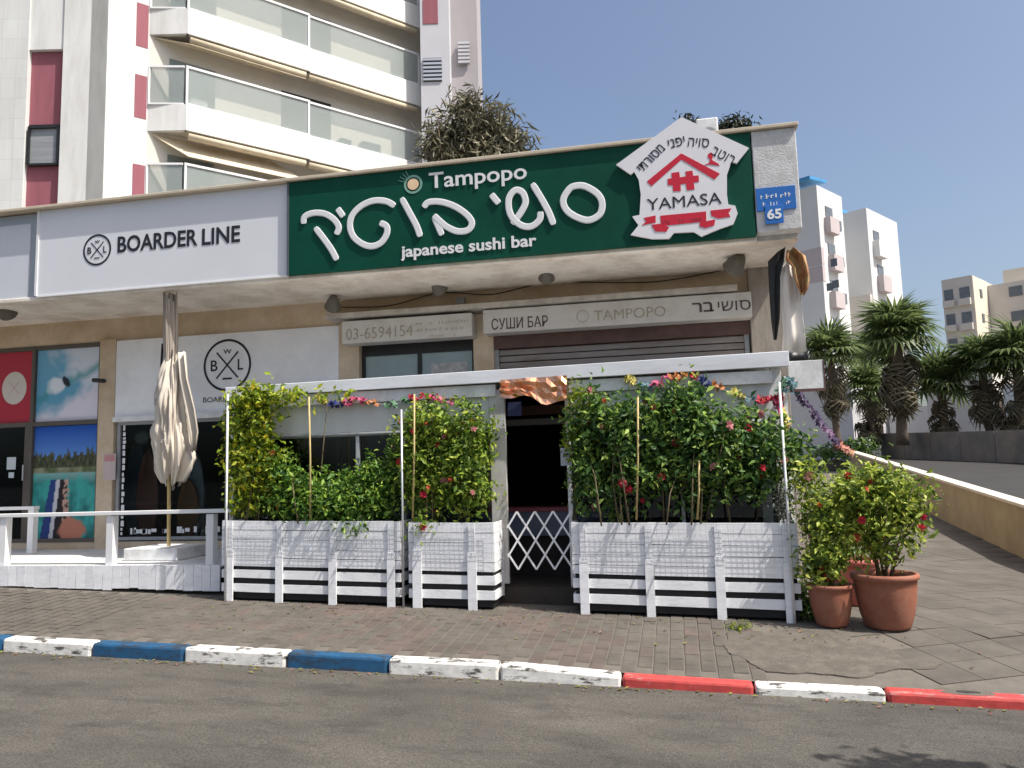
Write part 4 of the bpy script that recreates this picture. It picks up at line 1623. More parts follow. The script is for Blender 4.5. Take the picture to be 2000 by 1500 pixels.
# ------------------------------------------------------------------ white deck, railing, parasol
YD = 8.80
DZ = 0.65
dk = thing('wooden_deck', (-7.4, YD, .4), 'white painted raised wooden deck with board skirt in front of the surf shop', 'deck')
y = YD + .03
k = 0
while y < YW - .02:
    ob('deck_board', MB().box(-12, -5.46, y, min(y + .138, YW - .015), DZ - .03, DZ + rnd.uniform(-.002, .002)), M_deckw, dk)
    y += .142
x = -5.47
while x > -9.9:
    wd_ = rnd.uniform(.115, .135)
    x0 = x - wd_
    g = gz(x, 8.8)
    gap = rnd.uniform(.005, .02) + (.03 if x > -6.9 else 0)
    mb = MB().hexa([(x0, YD, g + gap), (x - .006, YD, g + gap), (x - .006, YD + .022, g + gap), (x0, YD + .022, g + gap), (x0, YD, DZ - .002), (x - .006, YD, DZ - .002), (x - .006, YD + .022, DZ - .002), (x0, YD + .022, DZ - .002)])
    mb.v = [(a + 0, b + rnd.uniform(-.003, .003), c) for a, b, c in mb.v]
    ob('skirt_board', mb, M_wood, dk)
    x = x0
ob('skirt_panel', MB().box(-12, x, YD, YD + .022, .2, DZ - .002), M_wood, dk)

ra = thing('deck_railing', (-7, YD + .08, DZ), 'low white railing with square posts along the front of the deck', 'railing')
for xx in (-8.61, -7.03, -5.64):
    ob('post', MB().box(xx - .05, xx + .05, YD + .03, YD + .13, DZ, 1.255), M_metalw, ra, bevel=.004)
ob('rail', MB().hexa([(-12, YD + .01, 1.25), (-5.3, YD + .01, 1.27), (-5.3, YD + .15, 1.27), (-12, YD + .15, 1.25), (-12, YD + .01, 1.295), (-5.3, YD + .01, 1.315), (-5.3, YD + .15, 1.315), (-12, YD + .15, 1.295)]), M_metalw, ra, bevel=.004)
rb_ = thing('side_railing', (-10.3, 10.6, DZ), 'short white railing post and rail beside the dark shop door', 'railing')
q = onY(65, 1000, 10.5)
ob('post', MB().box(q.x - .05, q.x + .05, 10.45, 10.55, DZ, 1.30), M_metalw, rb_, bevel=.004)
ob('rail', MB().box(-12, q.x + .06, 10.44, 10.56, 1.30, 1.35), M_metalw, rb_, bevel=.004)

YU = 9.60
UX = -6.73
um = thing('closed_parasol', (UX, YU, DZ), 'closed cream parasol with crumpled cloth standing on the white deck', 'parasol')
ob('base', MB().box(UX - .42, UX + .36, YU - .35, YU + .35, DZ + .004, DZ + .16), M_white, um, bevel=.012)
ob('mast', MB().tube([(UX, YU, DZ + .1), (UX - .03, YU, 2.5), (UX - .06, YU, 4.26)], .024, 10), M_bamboo, um, smooth=True)
M_umb = mat('cream_canvas', (.62, .56, .48), .85, .10, 4, .3, 60, stain=(.50, .43, .34), stain_amt=.35, stain_scale=2)
M_rib = mat('rib_wood', (.26, .22, .18), .7, .2, 6, stretch=(4, 4, .4))
for k in range(8):
    a = 2 * pi * k / 8
    ob('rib', MB().bar((UX - .03 + cos(a) * .05, YU + sin(a) * .05, 2.9), (UX - .06 + cos(a) * .075, YU + sin(a) * .075, 4.22 + .02 * (k % 3)), .022, .035), M_rib, um)


def folded(zs, rs, cx, n=72, seed=1, folds=9, amp=.16, lean=0.0, rough=.0):
    g = []
    V = []
    for i, (z, r_) in enumerate(zip(zs, rs)):
        t = i / (len(zs) - 1)
        for j in range(n):
            a = 2 * pi * j / n
            nn = nz3(cos(a) * 1.4, sin(a) * 1.4, z * 1.3 + seed) * .5 + nz3(cos(a) * 6, sin(a) * 6, z * 3.2 + seed) * .16
            rg = 1 - 2.2 * abs(nz3(cos(a) * 4.2 + .5 * z, sin(a) * 4.2, z * 1.0 + seed * 3))
            rr = r_ * (1 + amp * sin(folds * a + 2.2 * sin(z * 3 + seed)) + nn + rough * (rg - .4))
            zz = z + (.10 * nz3(cos(a) * 2, sin(a) * 2, seed + 5) if 0 < i < len(zs) - 1 else .22 * nz3(cos(a) * 2, sin(a) * 2, seed + 5))
            V.append((cx + lean * t + cos(a) * rr, YU + sin(a) * rr * .8, zz))
    Fc = [(i * n + j, i * n + (j + 1) % n, (i + 1) * n + (j + 1) % n, (i + 1) * n + j) for i in range(len(zs) - 1) for j in range(n)]
    return MB().raw(V, Fc)


zs = lin(1.66, 3.34, 44)
rs = [.15, .20, .235, .24, .245, .25, .25, .25, .245, .24, .235, .23, .225, .22, .215, .21, .20, .195, .18, .16, .14, .11, .08]
rs = [(rs[int(i / 2)] * .5 + rs[int((i + 1) / 2)] * .5) * .86 for i in range(45)]
ob('canopy_cloth', folded(zs, rs, UX + .02, seed=2, n=120, rough=.6), M_umb, um, smooth=True)
zs = lin(3.0, 4.18, 12)
ob('folded_top', folded(zs, [.085] * 6 + [.08] * 7, UX - .035, seed=6, folds=7, amp=.16, lean=-.02), mat('shaded_canvas', (.36, .31, .26), .85, .15, 5, stretch=(4, 4, .4)), um, smooth=True)  # the cream cloth in a darker tone, canopy shade painted in
hanging('loose_flap', [(346, 690), (349, 740), (360, 800), (370, 850), (374, 884)], [(362, 686), (368, 740), (383, 800), (389, 842), (384, 876)], YU - .10, M_umb, um, .035, .006, seed=4, nx=10)
ob('tie_strap', MB().bar((UX - .16, YU - .03, 3.02), (UX - .14, YU - .03, 3.55), .015, .03, up=(0, 1, 0)), M_black, um)

# ------------------------------------------------------------------ planters of white pallet boards
M_gapshade = mat('gap_shade_black', (.012, .012, .013), .7, .3, 10)
M_wire = mat('wire_grid', (.42, .45, .50), .5, .1, 9)
YPF = 8.50


def planter(x0, x1, zt0, zt1, posts, label):
    t = thing('planter_box', ((x0 + x1) / 2, YPF + .2, gz((x0 + x1) / 2, 8.5)), label, 'planter', 'white pallet planters')

    def zt_(x):
        return zt0 + (zt1 - zt0) * (x - x0) / (x1 - x0)

    def gr(x):
        return gz(x, 8.5)

    def plank(nm, a, b, f0, f1, y0, y1, m=M_wood, jit=.004):
        # heights as fractions from ground (0) to top (1)
        def h(x, f):
            return gr(x) + (zt_(x) - gr(x)) * f
        j = [rnd.uniform(-jit, jit) for _ in range(4)]
        mb = MB().hexa([(a, y0, h(a, f0) + j[0]), (b, y0, h(b, f0) + j[1]), (b, y1, h(b, f0) + j[1]), (a, y1, h(a, f0) + j[0]), (a, y0, h(a, f1) + j[2]), (b, y0, h(b, f1) + j[3]), (b, y1, h(b, f1) + j[3]), (a, y1, h(a, f1) + j[2])])
        return ob(nm, mb, m, t)
    fr = [(.115, .215), (.285, .385), (.435, .535), (.541, .645), (.651, .76), (.766, .88), (.886, .998)]
    xs = [x0] + [p for p in posts] + [x1]
    ends = sorted(set(xs))
    for a, b in zip(ends, ends[1:]):
        if b - a < .06:
            continue
        for f0, f1 in fr:
            plank('slat', a + .004, b - .004, f0, f1, YPF + .006 + rnd.uniform(0, .004), YPF + .03)
    for p in posts:
        wd_ = rnd.uniform(.085, .105)
        plank('post', p - wd_ / 2, p + wd_ / 2, -.02, .62 + rnd.uniform(-.03, .06), YPF - .018, YPF + .002)
        plank('post', p - wd_ / 2 + .012, p + wd_ / 2 - .012, .60, 1.0, YPF - .010, YPF + .001)
    # ends and back
    for xe in (x0, x1):
        s = .024 if xe == x0 else -.024
        for f0, f1 in fr:
            plank('end_slat', min(xe, xe + s) + (0 if s > 0 else 0), max(xe, xe + s), f0, f1, YPF + .034, YPF + .44)
    plank('back_panel', x0, x1, .10, .96, YPF + .442, YPF + .462)
    plank('gap_shade_liner', x0 + .03, x1 - .03, .03, .955, YPF + .036, YPF + .436, M_gapshade)  # soil liner carried down in black to darken the gaps between slats
    plank('soil', x0 + .04, x1 - .04, .956, .965, YPF + .05, YPF + .42, M_soil)
    wm_ = MB()
    g0, g1 = .60, .985
    xx = x0 + .02
    while xx < x1 - .01:
        za = gr(xx) + (zt_(xx) - gr(xx)) * g0
        zb = gr(xx) + (zt_(xx) - gr(xx)) * g1
        wm_.bar((xx, YPF - .022, za), (xx, YPF - .022, zb), .0025, .0025, up=(0, 1, 0))
        xx += .055
    for f in [g0 + (g1 - g0) * i / 7 for i in range(8)]:
        wm_.bar((x0 + .02, YPF - .026, gr(x0) + (zt_(x0) - gr(x0)) * f), (x1 - .02, YPF - .026, gr(x1) + (zt_(x1) - gr(x1)) * f), .0025, .0025)
    ob('wire_mesh', wm_, M_wire, t, kind='stuff')
    return t


def X85(px, py=1100):
    return onY(px, py, YPF).x


planter(X85(432), X85(782), 1.19, 1.15, [X85(p) for p in (448, 546, 650, 764)], 'longest left white pallet planter below the yellow vine')
planter(X85(797), X85(966), 1.135, 1.12, [X85(p) for p in (815, 922)], 'narrow white pallet planter left of the entrance')
planter(X85(1117), X85(1562), 1.11, 1.07, [X85(p) for p in (1140, 1268, 1405, 1538)], 'wide white pallet planter right of the entrance')

# ------------------------------------------------------------------ terrace of the sushi bar
te = thing('terrace_enclosure', (-2, 9.0, .3), 'white covered terrace with clear plastic sides in front of the sushi bar', 'terrace')
YE = 9.02
FZ = .37


def X9(px, py, Y=YE):
    return onY(px, py, Y).x


xl, xr_ = X9(452, 760), X9(1530, 700)
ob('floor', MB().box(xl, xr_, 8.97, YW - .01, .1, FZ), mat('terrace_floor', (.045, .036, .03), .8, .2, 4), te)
a, b = onY(460, 756, 8.9), onY(1530, 686, 8.9)
c_, d_ = onY(460, 776, 8.9), onY(1530, 716, 8.9)
ob('roof', MB().hexa([(xl, 8.92, c_.z + .03), (xr_, 8.92, d_.z + .03), (xr_, YW - .16, d_.z + .12), (xl, YW - .16, c_.z + .12), (xl, 8.92, a.z - .01), (xr_, 8.92, b.z - .01), (xr_, YW - .16, b.z + .08), (xl, YW - .16, a.z + .08)]), M_metalw, te)
ob('fascia_board', MB().hexa([(xl, 8.88, c_.z), (xr_ + .04, 8.88, d_.z), (xr_ + .04, 8.915, d_.z), (xl, 8.915, c_.z), (xl, 8.88, a.z), (xr_ + .04, 8.88, b.z), (xr_ + .04, 8.915, b.z), (xl, 8.915, a.z)]), mat('fascia_white', (.72, .74, .78), .5, .05, 2, stain=(.5, .51, .53), stain_amt=.5, stain_scale=2.5, stretch=(.5, 1, 3)), te, bevel=.006)
M_film = filmmat('clear_plastic', (.62, .65, .66), .62)
M_film2 = filmmat('milky_plastic', (.66, .68, .69), .85)
for nm, xa, xb, z0, z1 in (('a', X9(470, 800), X9(972, 800), 2.40, 2.66), ('b', X9(1112, 760), X9(1508, 760), 2.36, 2.66)):
    ob('header_beam', MB().box(xa, xb, 8.93, 8.97, z1 - .12, z1 + .02), M_white, te, bevel=.004)
    n = 40
    V = []
    for s in (0, .004):
        for zz in (z0 - .22, z1 - .12):
            for i in range(n + 1):
                V.append((xa + (xb - xa) * i / n, 8.985 + .008 * sin(i * 1.9) + s, zz))
    w_ = n + 1
    Fc = [(i, i + 1, w_ + i + 1, w_ + i) for i in range(n)] + [(2 * w_ + i, 3 * w_ + i, 3 * w_ + i + 1, 2 * w_ + i + 1) for i in range(n)]
    ob('rolled_curtain', MB().raw(V, Fc), M_film2, te, smooth=True)
    ob('curtain_roll', MB().tube([(xa, 9.0, z0 - .23), (xb, 9.0, z0 - .23)], .03, 10), M_grey, te, smooth=True)
for px, py, wd_ in ((455, 900, .05), (700, 900, .045), (790, 900, .04), (1112, 900, .05), (1330, 900, .04), (1522, 850, .11)):
    q = onY(px, py, YE)
    ob('post', MB().box(q.x - wd_ / 2, q.x + wd_ / 2, YE - .03, YE + .03, FZ, 2.72), M_white if px in (455, 1112, 1522) else M_alu, te, bevel=.004)
q0, q1 = onY(960, 1000, 8.98), onY(990, 1000, 8.98)
ob('entrance_post', MB().box(q0.x + .01, q1.x + .015, 8.95, 9.0, FZ + .04, 2.62), mat('grey_white_door', (.50, .50, .48), .6, .1, 5, stain=(.35, .30, .25), stain_amt=.5, stain_scale=4), te, bevel=.006, label='folded white door leaf beside the entrance')
M_tg_ = glassmat('terrace_glass', (.42, .50, .56), .02, ior=1.3)
for pa, pb in ((458, 698), (702, 788), (792, 958)):
    xa, xb = X9(pa, 900), X9(pb, 900)
    ob('glass_pane', MB().box(xa + .03, xb - .03, YE - .004, YE + .004, 1.0, 2.17), M_tg_, te)
for pa, pb in ((1114, 1328), (1332, 1518)):
    xa, xb = X9(pa, 900), X9(pb, 900)
    ob('plastic_pane', MB().box(xa + .03, xb - .03, YE - .004, YE + .004, 1.0, 2.15), M_tg_, te)
M_knee = mat('knee_wall', (.25, .30, .31), .7, .1, 3)
for pa, pb in ((452, 958), (1112, 1522)):
    ob('knee_wall', MB().box(X9(pa, 1000), X9(pb, 1000), YE - .02, YE + .02, FZ, 1.0), M_knee, te)
ob('side_panel', MB().box(xr_ - .02, xr_ + .02, 9.06, YW - .2, FZ, 2.62), M_white, te)
ob('side_panel', MB().box(xl - .01, xl + .01, 9.06, YW - .1, FZ, 1.0), M_white, te)
ob('side_glass', MB().box(xl - .004, xl + .004, 9.06, YW - .1, 1.0, 2.6), M_tg_, te)
q0, q1 = onY(1532, 712, 9.1), onY(1610, 760, 9.1)
sg = thing('white_side_sign', (q1.x - .2, 9.1, q1.z), 'small blank white sign panel with brown edge at the terrace corner', 'sign')
ob('panel', MB().box(xr_ + .05, q1.x, 9.08, 9.14, q1.z + .01, q0.z + .03), M_white, sg, bevel=.004)
ob('edge', MB().box(xr_ + .05, q1.x + .012, 9.076, 9.144, q1.z - .015, q1.z + .008).box(q1.x + .001, q1.x + .014, 9.076, 9.144, q1.z + .009, q0.z + .03), mat('brown_edge', (.12, .06, .05), .6), sg)
# furniture inside
ct = thing('bar_counter', (-1.5, 10.0, FZ), 'dark counter with pink top inside the entrance', 'counter')
ob('front', MB().box(-2.6, -.6, 9.95, 10.0, .86, 1.16), mat('counter_front', (.16, .18, .24), .6, .15, 4), ct)
ob('top', MB().box(-2.65, -.55, 9.92, 10.4, 1.16, 1.21), mat('pink_top', (.32, .08, .10), .5, .2, 6), ct, bevel=.005)
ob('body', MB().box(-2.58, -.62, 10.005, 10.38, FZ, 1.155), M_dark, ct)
dr = ob('dark_beam', MB().box(-3.4, .9, 10.2, 10.3, 2.40, 2.52), M_darkred, te)
ob('grey_beam', MB().box(-3.4, .9, 10.4, 10.5, 2.28, 2.36), M_grey, te)
# accordion gate
GY = 8.72
ga, gb_ = onY(992, 1000, GY), onY(1118, 1112, GY)
gt = thing('accordion_gate', ((ga.x + gb_.x) / 2, GY, gb_.z), 'white accordion lattice gate across the dark entrance', 'gate')
wx = (gb_.x - ga.x) / 3.45
hz_ = (ga.z - gb_.z)
zt0, zb0 = ga.z, gb_.z
for lay, sgn in ((0, 1), (1, -1)):
    for k in range(-3, 6):
        # a full bar crosses two diamonds
        xa_, za_ = ga.x + wx * (k + (0.5)), zt0
        xb_, zb_ = xa_ + sgn * wx * 1.0 * 2 / 2 * 1.0 * 2, zb0
        # clip to the gate width
        pts = [(xa_, za_), (xb_, zb_)]
        lo, hi = ga.x - .01, gb_.x + .01

        def cut(p, q):
            (x1_, z1_), (x2_, z2_) = p, q
            if x1_ < lo:
                if x2_ <= lo:
                    return None
                f = (lo - x1_) / (x2_ - x1_)
                x1_, z1_ = lo, z1_ + (z2_ - z1_) * f
            if x1_ > hi:
                if x2_ >= hi:
                    return None
                f = (hi - x1_) / (x2_ - x1_)
                x1_, z1_ = hi, z1_ + (z2_ - z1_) * f
            return (x1_, z1_)
        p, q = cut(pts[0], pts[1]), cut(pts[1], pts[0])
        if p is None or q is None or abs(p[0] - q[0]) < .02:
            continue
        yy = GY - .008 * lay
        ob('lattice_bar', MB().bar((p[0], yy, p[1]), (q[0], yy, q[1]), .006, .020, up=(0, 0, 1)), M_metalw, gt)
# notice at the entrance
q = onY(1107, 892, 8.93)
en = thing('entrance_notice', (q.x, 8.93, q.z), 'small white card hanging at the right side of the entrance', 'notice')
ob('card', MB().box(q.x - .07, q.x + .06, 8.925, 8.93, q.z - .10, q.z + .10), mat('card_white', (.55, .58, .62), .6, .05, 6), en)
ob('string', MB().tube([(q.x, 8.928, q.z + .10), (q.x + .02, 8.94, q.z + .5)], .003, 4), M_black, en)
# crumpled copper foil over the entrance
cf = thing('copper_foil_garland', (-1.5, 8.86, 2.5), 'crumpled copper foil hanging over the entrance', 'decoration')
n1, n2 = 13, 5
V = []
for j in range(n2 + 1):
    for i in range(n1 + 1):
        u, v = i / n1, j / n2
        low = 776 + 14 * max(0, min(1, (u - .5) * 6)) - 18 * max(0, (u - .8) * 2.5) + 3 * sin(u * 13)
        py = 742 - 8 * u + (low - 742 + 8 * u) * v
        p = onY(978 + 130 * u, py, 8.86)
        d = .12 * nz3(u * 3.3, v * 2.4, 2) + .07 * nz3(u * 6, v * 6, 5)
        V.append((p.x, p.y - abs(d) - .01, p.z))
w_ = n1 + 1
Fc = []
for j in range(n2):
    for i in range(n1):
        q_ = j * w_ + i
        Fc += [(q_, q_ + w_, q_ + w_ + 1), (q_, q_ + w_ + 1, q_ + 1)]
o = ob('foil', MB().raw(V, Fc), mat('copper_foil', (.85, .42, .25), .22, .15, 9, metal=.9), cf)
sm = o.modifiers.new('solid', 'SOLIDIFY')
sm.thickness = .003
ob('dark_ribbon', MB().box(-1.90, -1.74, 8.89, 8.895, 2.30, 2.46), mat('navy_cloth', (.015, .018, .06), .7), cf)

# ------------------------------------------------------------------ plants
L_vine = leafmat('vine_leaf', [(0, (.06, .11, .012)), (.3, (.16, .25, .02)), (.65, (.34, .42, .03)), (1, (.55, .55, .06))], .45)
L_shrub = leafmat('shrub_leaf', [(0, (0.035, 0.088, 0.018)), (.4, (0.096, 0.211, 0.035)), (.75, (0.229, 0.386, 0.053)), (1, (0.456, 0.597, 0.088))], .45)
L_hib = leafmat('hibiscus_leaf', [(0, (0.025, 0.064, 0.021)), (.4, (0.070, 0.157, 0.039)), (.75, (0.176, 0.307, 0.061)), (1, (0.386, 0.510, 0.105))], .42)
L_pink = leafmat('bush_leaf', [(0, (0.044, 0.088, 0.018)), (.4, (0.140, 0.246, 0.035)), (.75, (0.316, 0.439, 0.053)), (1, (0.597, 0.667, 0.105))], .45)
L_pot = leafmat('pot_leaf', [(0, (0.053, 0.096, 0.021)), (.4, (0.176, 0.264, 0.039)), (.75, (0.386, 0.474, 0.070)), (1, (0.667, 0.702, 0.140))], .45)


def petal(name, c, r=.6):
    m = leafmat(name, [(0, tuple(x * .8 for x in c)), (1, c)], .3, r)
    return m


Fy = flower_mesh('yellow_flower', petal('yellow_petal', (.75, .62, .03)), .035)
Fp = flower_mesh('pink_flower', petal('pink_petal', (.60, .25, .26)), .045)
Fr = flower_mesh('red_flower', petal('red_petal', (.62, .04, .07)), .042)
Fo = flower_mesh('coral_flower', petal('coral_petal', (.65, .13, .06)), .04)
Fw = flower_mesh('white_flower', petal('white_petal', (.70, .66, .58)), .03)


def bl(px, py, rx, rz, Y, ry=.16, wgt=None):
    """ellipsoid: centre at a photo point on plane Y, radii in photo pixels"""
    c = onY(px, py, Y)
    k = (onY(px + 10, py, Y) - c).length / 10
    b = (c, (rx * k, ry, rz * k))
    return b + ((wgt,) if wgt else ((rx * k) * ry * (rz * k),))


YQ = YPF + .20
plant('flowering_vine', onY(495, 1015, YQ), 'bright green climbing vine with yellow flowers at the left planter', 'vine',
      [bl(495, 790, 55, 38, YQ, .13), bl(480, 860, 42, 70, YQ, .12), bl(515, 900, 42, 60, YQ, .12), bl(485, 950, 45, 60, YQ, .13), bl(560, 775, 50, 14, YQ, .08), bl(640, 772, 60, 10, YQ, .06)],
      4300, .078, L_vine, 11, stems=9, flowers=[(Fy, 26)], stem_from=.25, spread=.06)
plant('green_shrub', onY(620, 1015, YQ), 'dense dark green shrub in the middle of the left planter', 'shrub',
      [bl(570, 960, 55, 50, YQ), bl(650, 975, 70, 38, YQ), bl(725, 955, 60, 60, YQ), bl(545, 910, 30, 40, YQ, .1), bl(700, 985, 70, 30, YQ - .05), bl(600, 990, 80, 28, YQ - .05), bl(778, 890, 22, 50, YQ, .1), bl(690, 1030, 25, 14, YQ - .2, .05)],
      7600, .064, L_shrub, 12, stems=12, flowers=[(Fo, 4)], stem_from=.5, spread=.06)
plant('pink_flowering_bush', onY(880, 1015, YQ), 'tall green bush with pink and red flowers left of the entrance', 'bush',
      [bl(835, 830, 50, 50, YQ), bl(900, 860, 62, 70, YQ), bl(850, 930, 66, 75, YQ), bl(920, 950, 42, 66, YQ), bl(800, 900, 34, 80, YQ, .12), bl(940, 830, 28, 40, YQ, .1), bl(830, 1022, 30, 20, YQ - .2, .05)],
      7600, .066, L_pink, 13, stems=12, flowers=[(Fr, 12), (Fp, 9), (Fo, 6)], stem_from=.4, spread=.06)
plant('large_hibiscus_bush', onY(1330, 1015, YQ), 'large dark green bush with pink and red blossoms right of the entrance', 'bush',
      [bl(1160, 830, 55, 70, YQ), bl(1240, 850, 75, 75, YQ, .2), bl(1330, 830, 75, 75, YQ, .2), bl(1420, 860, 80, 72, YQ, .2), bl(1500, 870, 52, 62, YQ, .18), bl(1260, 920, 90, 50, YQ, .2), bl(1390, 920, 90, 50, YQ, .2), bl(1340, 770, 34, 34, YQ, .1), bl(1150, 930, 40, 66, YQ, .14), bl(1550, 880, 40, 40, YQ, .12), bl(1480, 930, 50, 46, YQ, .16), bl(1360, 985, 40, 40, YQ, .1), bl(1200, 990, 34, 30, YQ, .1)],
      12500, .078, L_hib, 14, stems=16, flowers=[(Fp, 22), (Fr, 13), (Fo, 8)], stem_from=.8, spread=.065)
plant('light_green_climber', onY(1135, 1010, YQ + .1), 'light green climber hanging at the right edge of the entrance', 'vine',
      [bl(1135, 795, 32, 50, YQ + .06, .07), bl(1120, 850, 22, 50, YQ + .06, .06)], 1100, .05, L_vine, 15, stems=3, stem_from=.1, spread=.05)
plant('white_flowering_plant', onY(1530, 1010, YQ), 'pale white flowering plant at the right end of the wide planter', 'plant',
      [bl(1532, 985, 18, 40, YQ - .05, .08)], 700, .035, leafmat('pale_leaf', [(0, (.12, .14, .08)), (.5, (.35, .35, .28)), (1, (.65, .62, .55))], .3), 16, stems=3, spread=.04)
for px, y0, y1, lb in ((606, 775, 1012, 'bamboo stake standing in the green shrub'), (806, 770, 1012, 'bamboo stake standing in the pink flowering bush'), (1243, 775, 1015, 'bamboo stake standing in the left half of the hibiscus'), (1362, 900, 1015, 'short bamboo stake standing in the middle of the hibiscus')):
    a, b = onY(px, y1, YQ - .22), onY(px + rnd.uniform(-3, 6), y0, YQ - .22)
    ob('bamboo_stake', MB().tube([a, a.lerp(b, .5) + Vector((.008, 0, 0)), b], .011, 6), M_bamboo, loc=tuple(a), smooth=True, label=lb, cat='stake', group='bamboo stakes in the planters')
for px, y0, y1, lb in ((441, 770, 1100, 'thin white trellis pole at the left end of the planters'), (788, 800, 1160, 'grey trellis pole between the two left planters'), (1549, 745, 1160, 'thin pale trellis pole at the right end of the wide planter')):
    a, b = onY(px, y1, YPF - .03), onY(px - 2, y0, YPF - .03)
    g = gz(a.x, a.y)
    ob('trellis_pole', MB().tube([(a.x, a.y, g), (a.x, a.y, b.z)], .013, 8), M_alu if px == 788 else M_white, loc=(a.x, a.y, g), smooth=True, label=lb, cat='pole', group='trellis poles')


# garlands
def garland(name, pts, Y, cols, label, n=90, size=.04, sag=0.0, seed=1):
    P = catmull([onY(a, b, Y) if len(q) == 2 else onY(a, b, q[2]) for q in pts for a, b in [q[:2]]], 14)
    r = random.Random(seed)
    mb = MB()
    C = []
    tot = len(P) - 1
    for i in range(n):
        t = i / (n - 1) * tot
        k = min(int(t), tot - 1)
        c = P[k].lerp(P[k + 1], t - k)
        col = cols[min(len(cols) - 1, int(i / n * len(cols)))]
        if r.random() < .22:
            continue
        for j in range(6):
            d = Vector((r.gauss(0, 1), r.gauss(0, 1), r.gauss(0, 1))).normalized()
            u = d.orthogonal().normalized()
            v = d.cross(u)
            s = size * r.uniform(.6, 1.1)
            o_ = c + d * size * .3
            mb.face([c, o_ + u * s * .4, o_ + d * s * .7, o_ - u * s * .4])
            kk = r.uniform(.7, 1.1)
            C += [tuple(min(1, x * kk) for x in col)] * 4
    t_ = thing(name, tuple(P[0]), label, 'garland', 'paper flower garlands')
    o = ob('petals', mb, COLG, t_, kind='stuff')
    setcols(o, C)
    ob('string', MB().tube(P, .004, 4), M_white, t_)


PK, RD, YE_, OR, BLU, GRN, PUR, TEA = (.50, .09, .18), (.45, .04, .06), (.55, .48, .14), (.50, .20, .07), (.04, .05, .18), (.12, .24, .14), (.055, .035, .085), (.12, .22, .25)
garland('flower_garland', [(620, 778), (650, 790), (700, 782), (760, 790), (820, 775), (880, 785)], 8.86, [YE_, BLU, PK, OR, GRN, RD, PK], 'colourful paper garland strung over the left planters', 40, .075, seed=2)
garland('flower_garland', [(1225, 738), (1260, 755), (1310, 738), (1350, 735), (1390, 752), (1440, 770), (1480, 782), (1520, 778), (1540, 745)], 8.86, [YE_, TEA, PK, OR, RD, BLU, OR, YE_, TEA, RD, RD, TEA], 'colourful paper garland strung over the wide right planter', 64, .075, seed=3)
garland('flower_garland', [(1540, 742, 8.85), (1575, 790, 9.6), (1615, 842, 10.5), (1640, 868, 11.2), (1665, 885, 12.0)], 8.85, [TEA, PUR, PUR, (.20, .12, .22), PUR, (.45, .18, .14), (.55, .3, .22)], 'purple paper garland running down from the terrace corner to the path', 64, .075, seed=4)
garland('flower_garland', [(1528, 745), (1520, 775), (1526, 800), (1535, 840), (1530, 880)], 8.84, [GRN, RD, PK, YE_, OR, YE_], 'short red and yellow paper garland hanging from the terrace corner', 20, .09, seed=5)


# ------------------------------------------------------------------ pots
def pot(base, R, H, label, seed, rim=.05, m=M_terra):
    t = thing('flower_pot', tuple(base), label, 'pot', 'terracotta pots beside the planter')
    p = [(.001, .0), (R * .66, 0), (R * .69, .02), (R * .80, H * .25), (R * .885, H * .5), (R * .93, H * .75), (R * .94, H - rim), (R * 1.0, H - rim + .006), (R * 1.03, H - rim * .45), (R * 1.0, H), (R * .90, H), (R * .87, H - .04), (R * .85, H - .09)]
    ob('body', MB().lathe(p, base, 40), m, t, smooth=True)
    s = [(.001, H - .07), (R * .5, H - .075), (R * .86, H - .08)]
    ob('soil', MB().lathe(list(reversed(s)), base, 24), M_soil, t)
    return t


b1 = onZ(1735, 1226, gz(1.88, 8.38))
b2 = onZ(1626, 1222, gz(1.4, 8.4))
b3 = Vector((onY(1672, 1120, 9.6).x, 9.6, gz(1.8, 9.6)))
b1.z, b2.z = pz(b1.x, b1.y) + .002, pz(b2.x, b2.y) + .002
b3.z = pz(b3.x, b3.y) + .002
pot(b1, .305, .51, 'largest terracotta pot with thick rim at the right', 1, .06)
pot(b2, .215, .395, 'smaller terracotta pot next to the planter end', 2, .045)
pot(b3, .24, .50, 'reddish pot behind the two front terracotta pots', 3, .07, mat('red_plastic', (.45, .12, .10), .5, .1, 4))
Y1, Y2, Y3 = b1.y, b2.y, b3.y
plant('potted_bush', b1 + Vector((0, 0, .42)), 'leafy potted bush with red flowers in the largest pot', 'bush',
      [bl(1720, 960, 70, 60, Y1, .22), bl(1755, 1020, 55, 50, Y1, .2), bl(1690, 1020, 50, 60, Y1, .2), bl(1785, 975, 40, 36, Y1, .14), bl(1725, 1070, 42, 34, Y1, .15)],
      3600, .070, L_pot, 21, stems=10, stem_r=.013, flowers=[(Fr, 8), (Fo, 7)], spread=.06, stem_from=.05)
plant('potted_bush', b2 + Vector((0, 0, .33)), 'leafy green potted bush in the smaller pot beside the planter', 'bush',
      [bl(1605, 1010, 45, 60, Y2, .18), bl(1625, 1080, 46, 50, Y2, .18), bl(1600, 1110, 38, 40, Y2, .15), bl(1580, 930, 30, 40, Y2 + .1, .12), bl(1650, 960, 35, 50, Y2, .14)],
      3400, .066, L_pot, 22, stems=9, stem_r=.010, flowers=[(Fp, 5), (Fo, 4)], spread=.06, stem_from=.05)
plant('potted_bush', b3 + Vector((0, 0, .42)), 'thin bush in the reddish pot behind', 'bush',
      [bl(1665, 960, 45, 50, Y3, .2), bl(1650, 1020, 40, 50, Y3, .2), bl(1690, 1060, 34, 30, Y3, .15)],
      1700, .066, L_pot, 23, stems=8, stem_r=.012, flowers=[(Fo, 3)], spread=.07, stem_from=.05)
gtf = onZ(1578, 1212, .08)
gtf.z = pz(gtf.x, gtf.y)
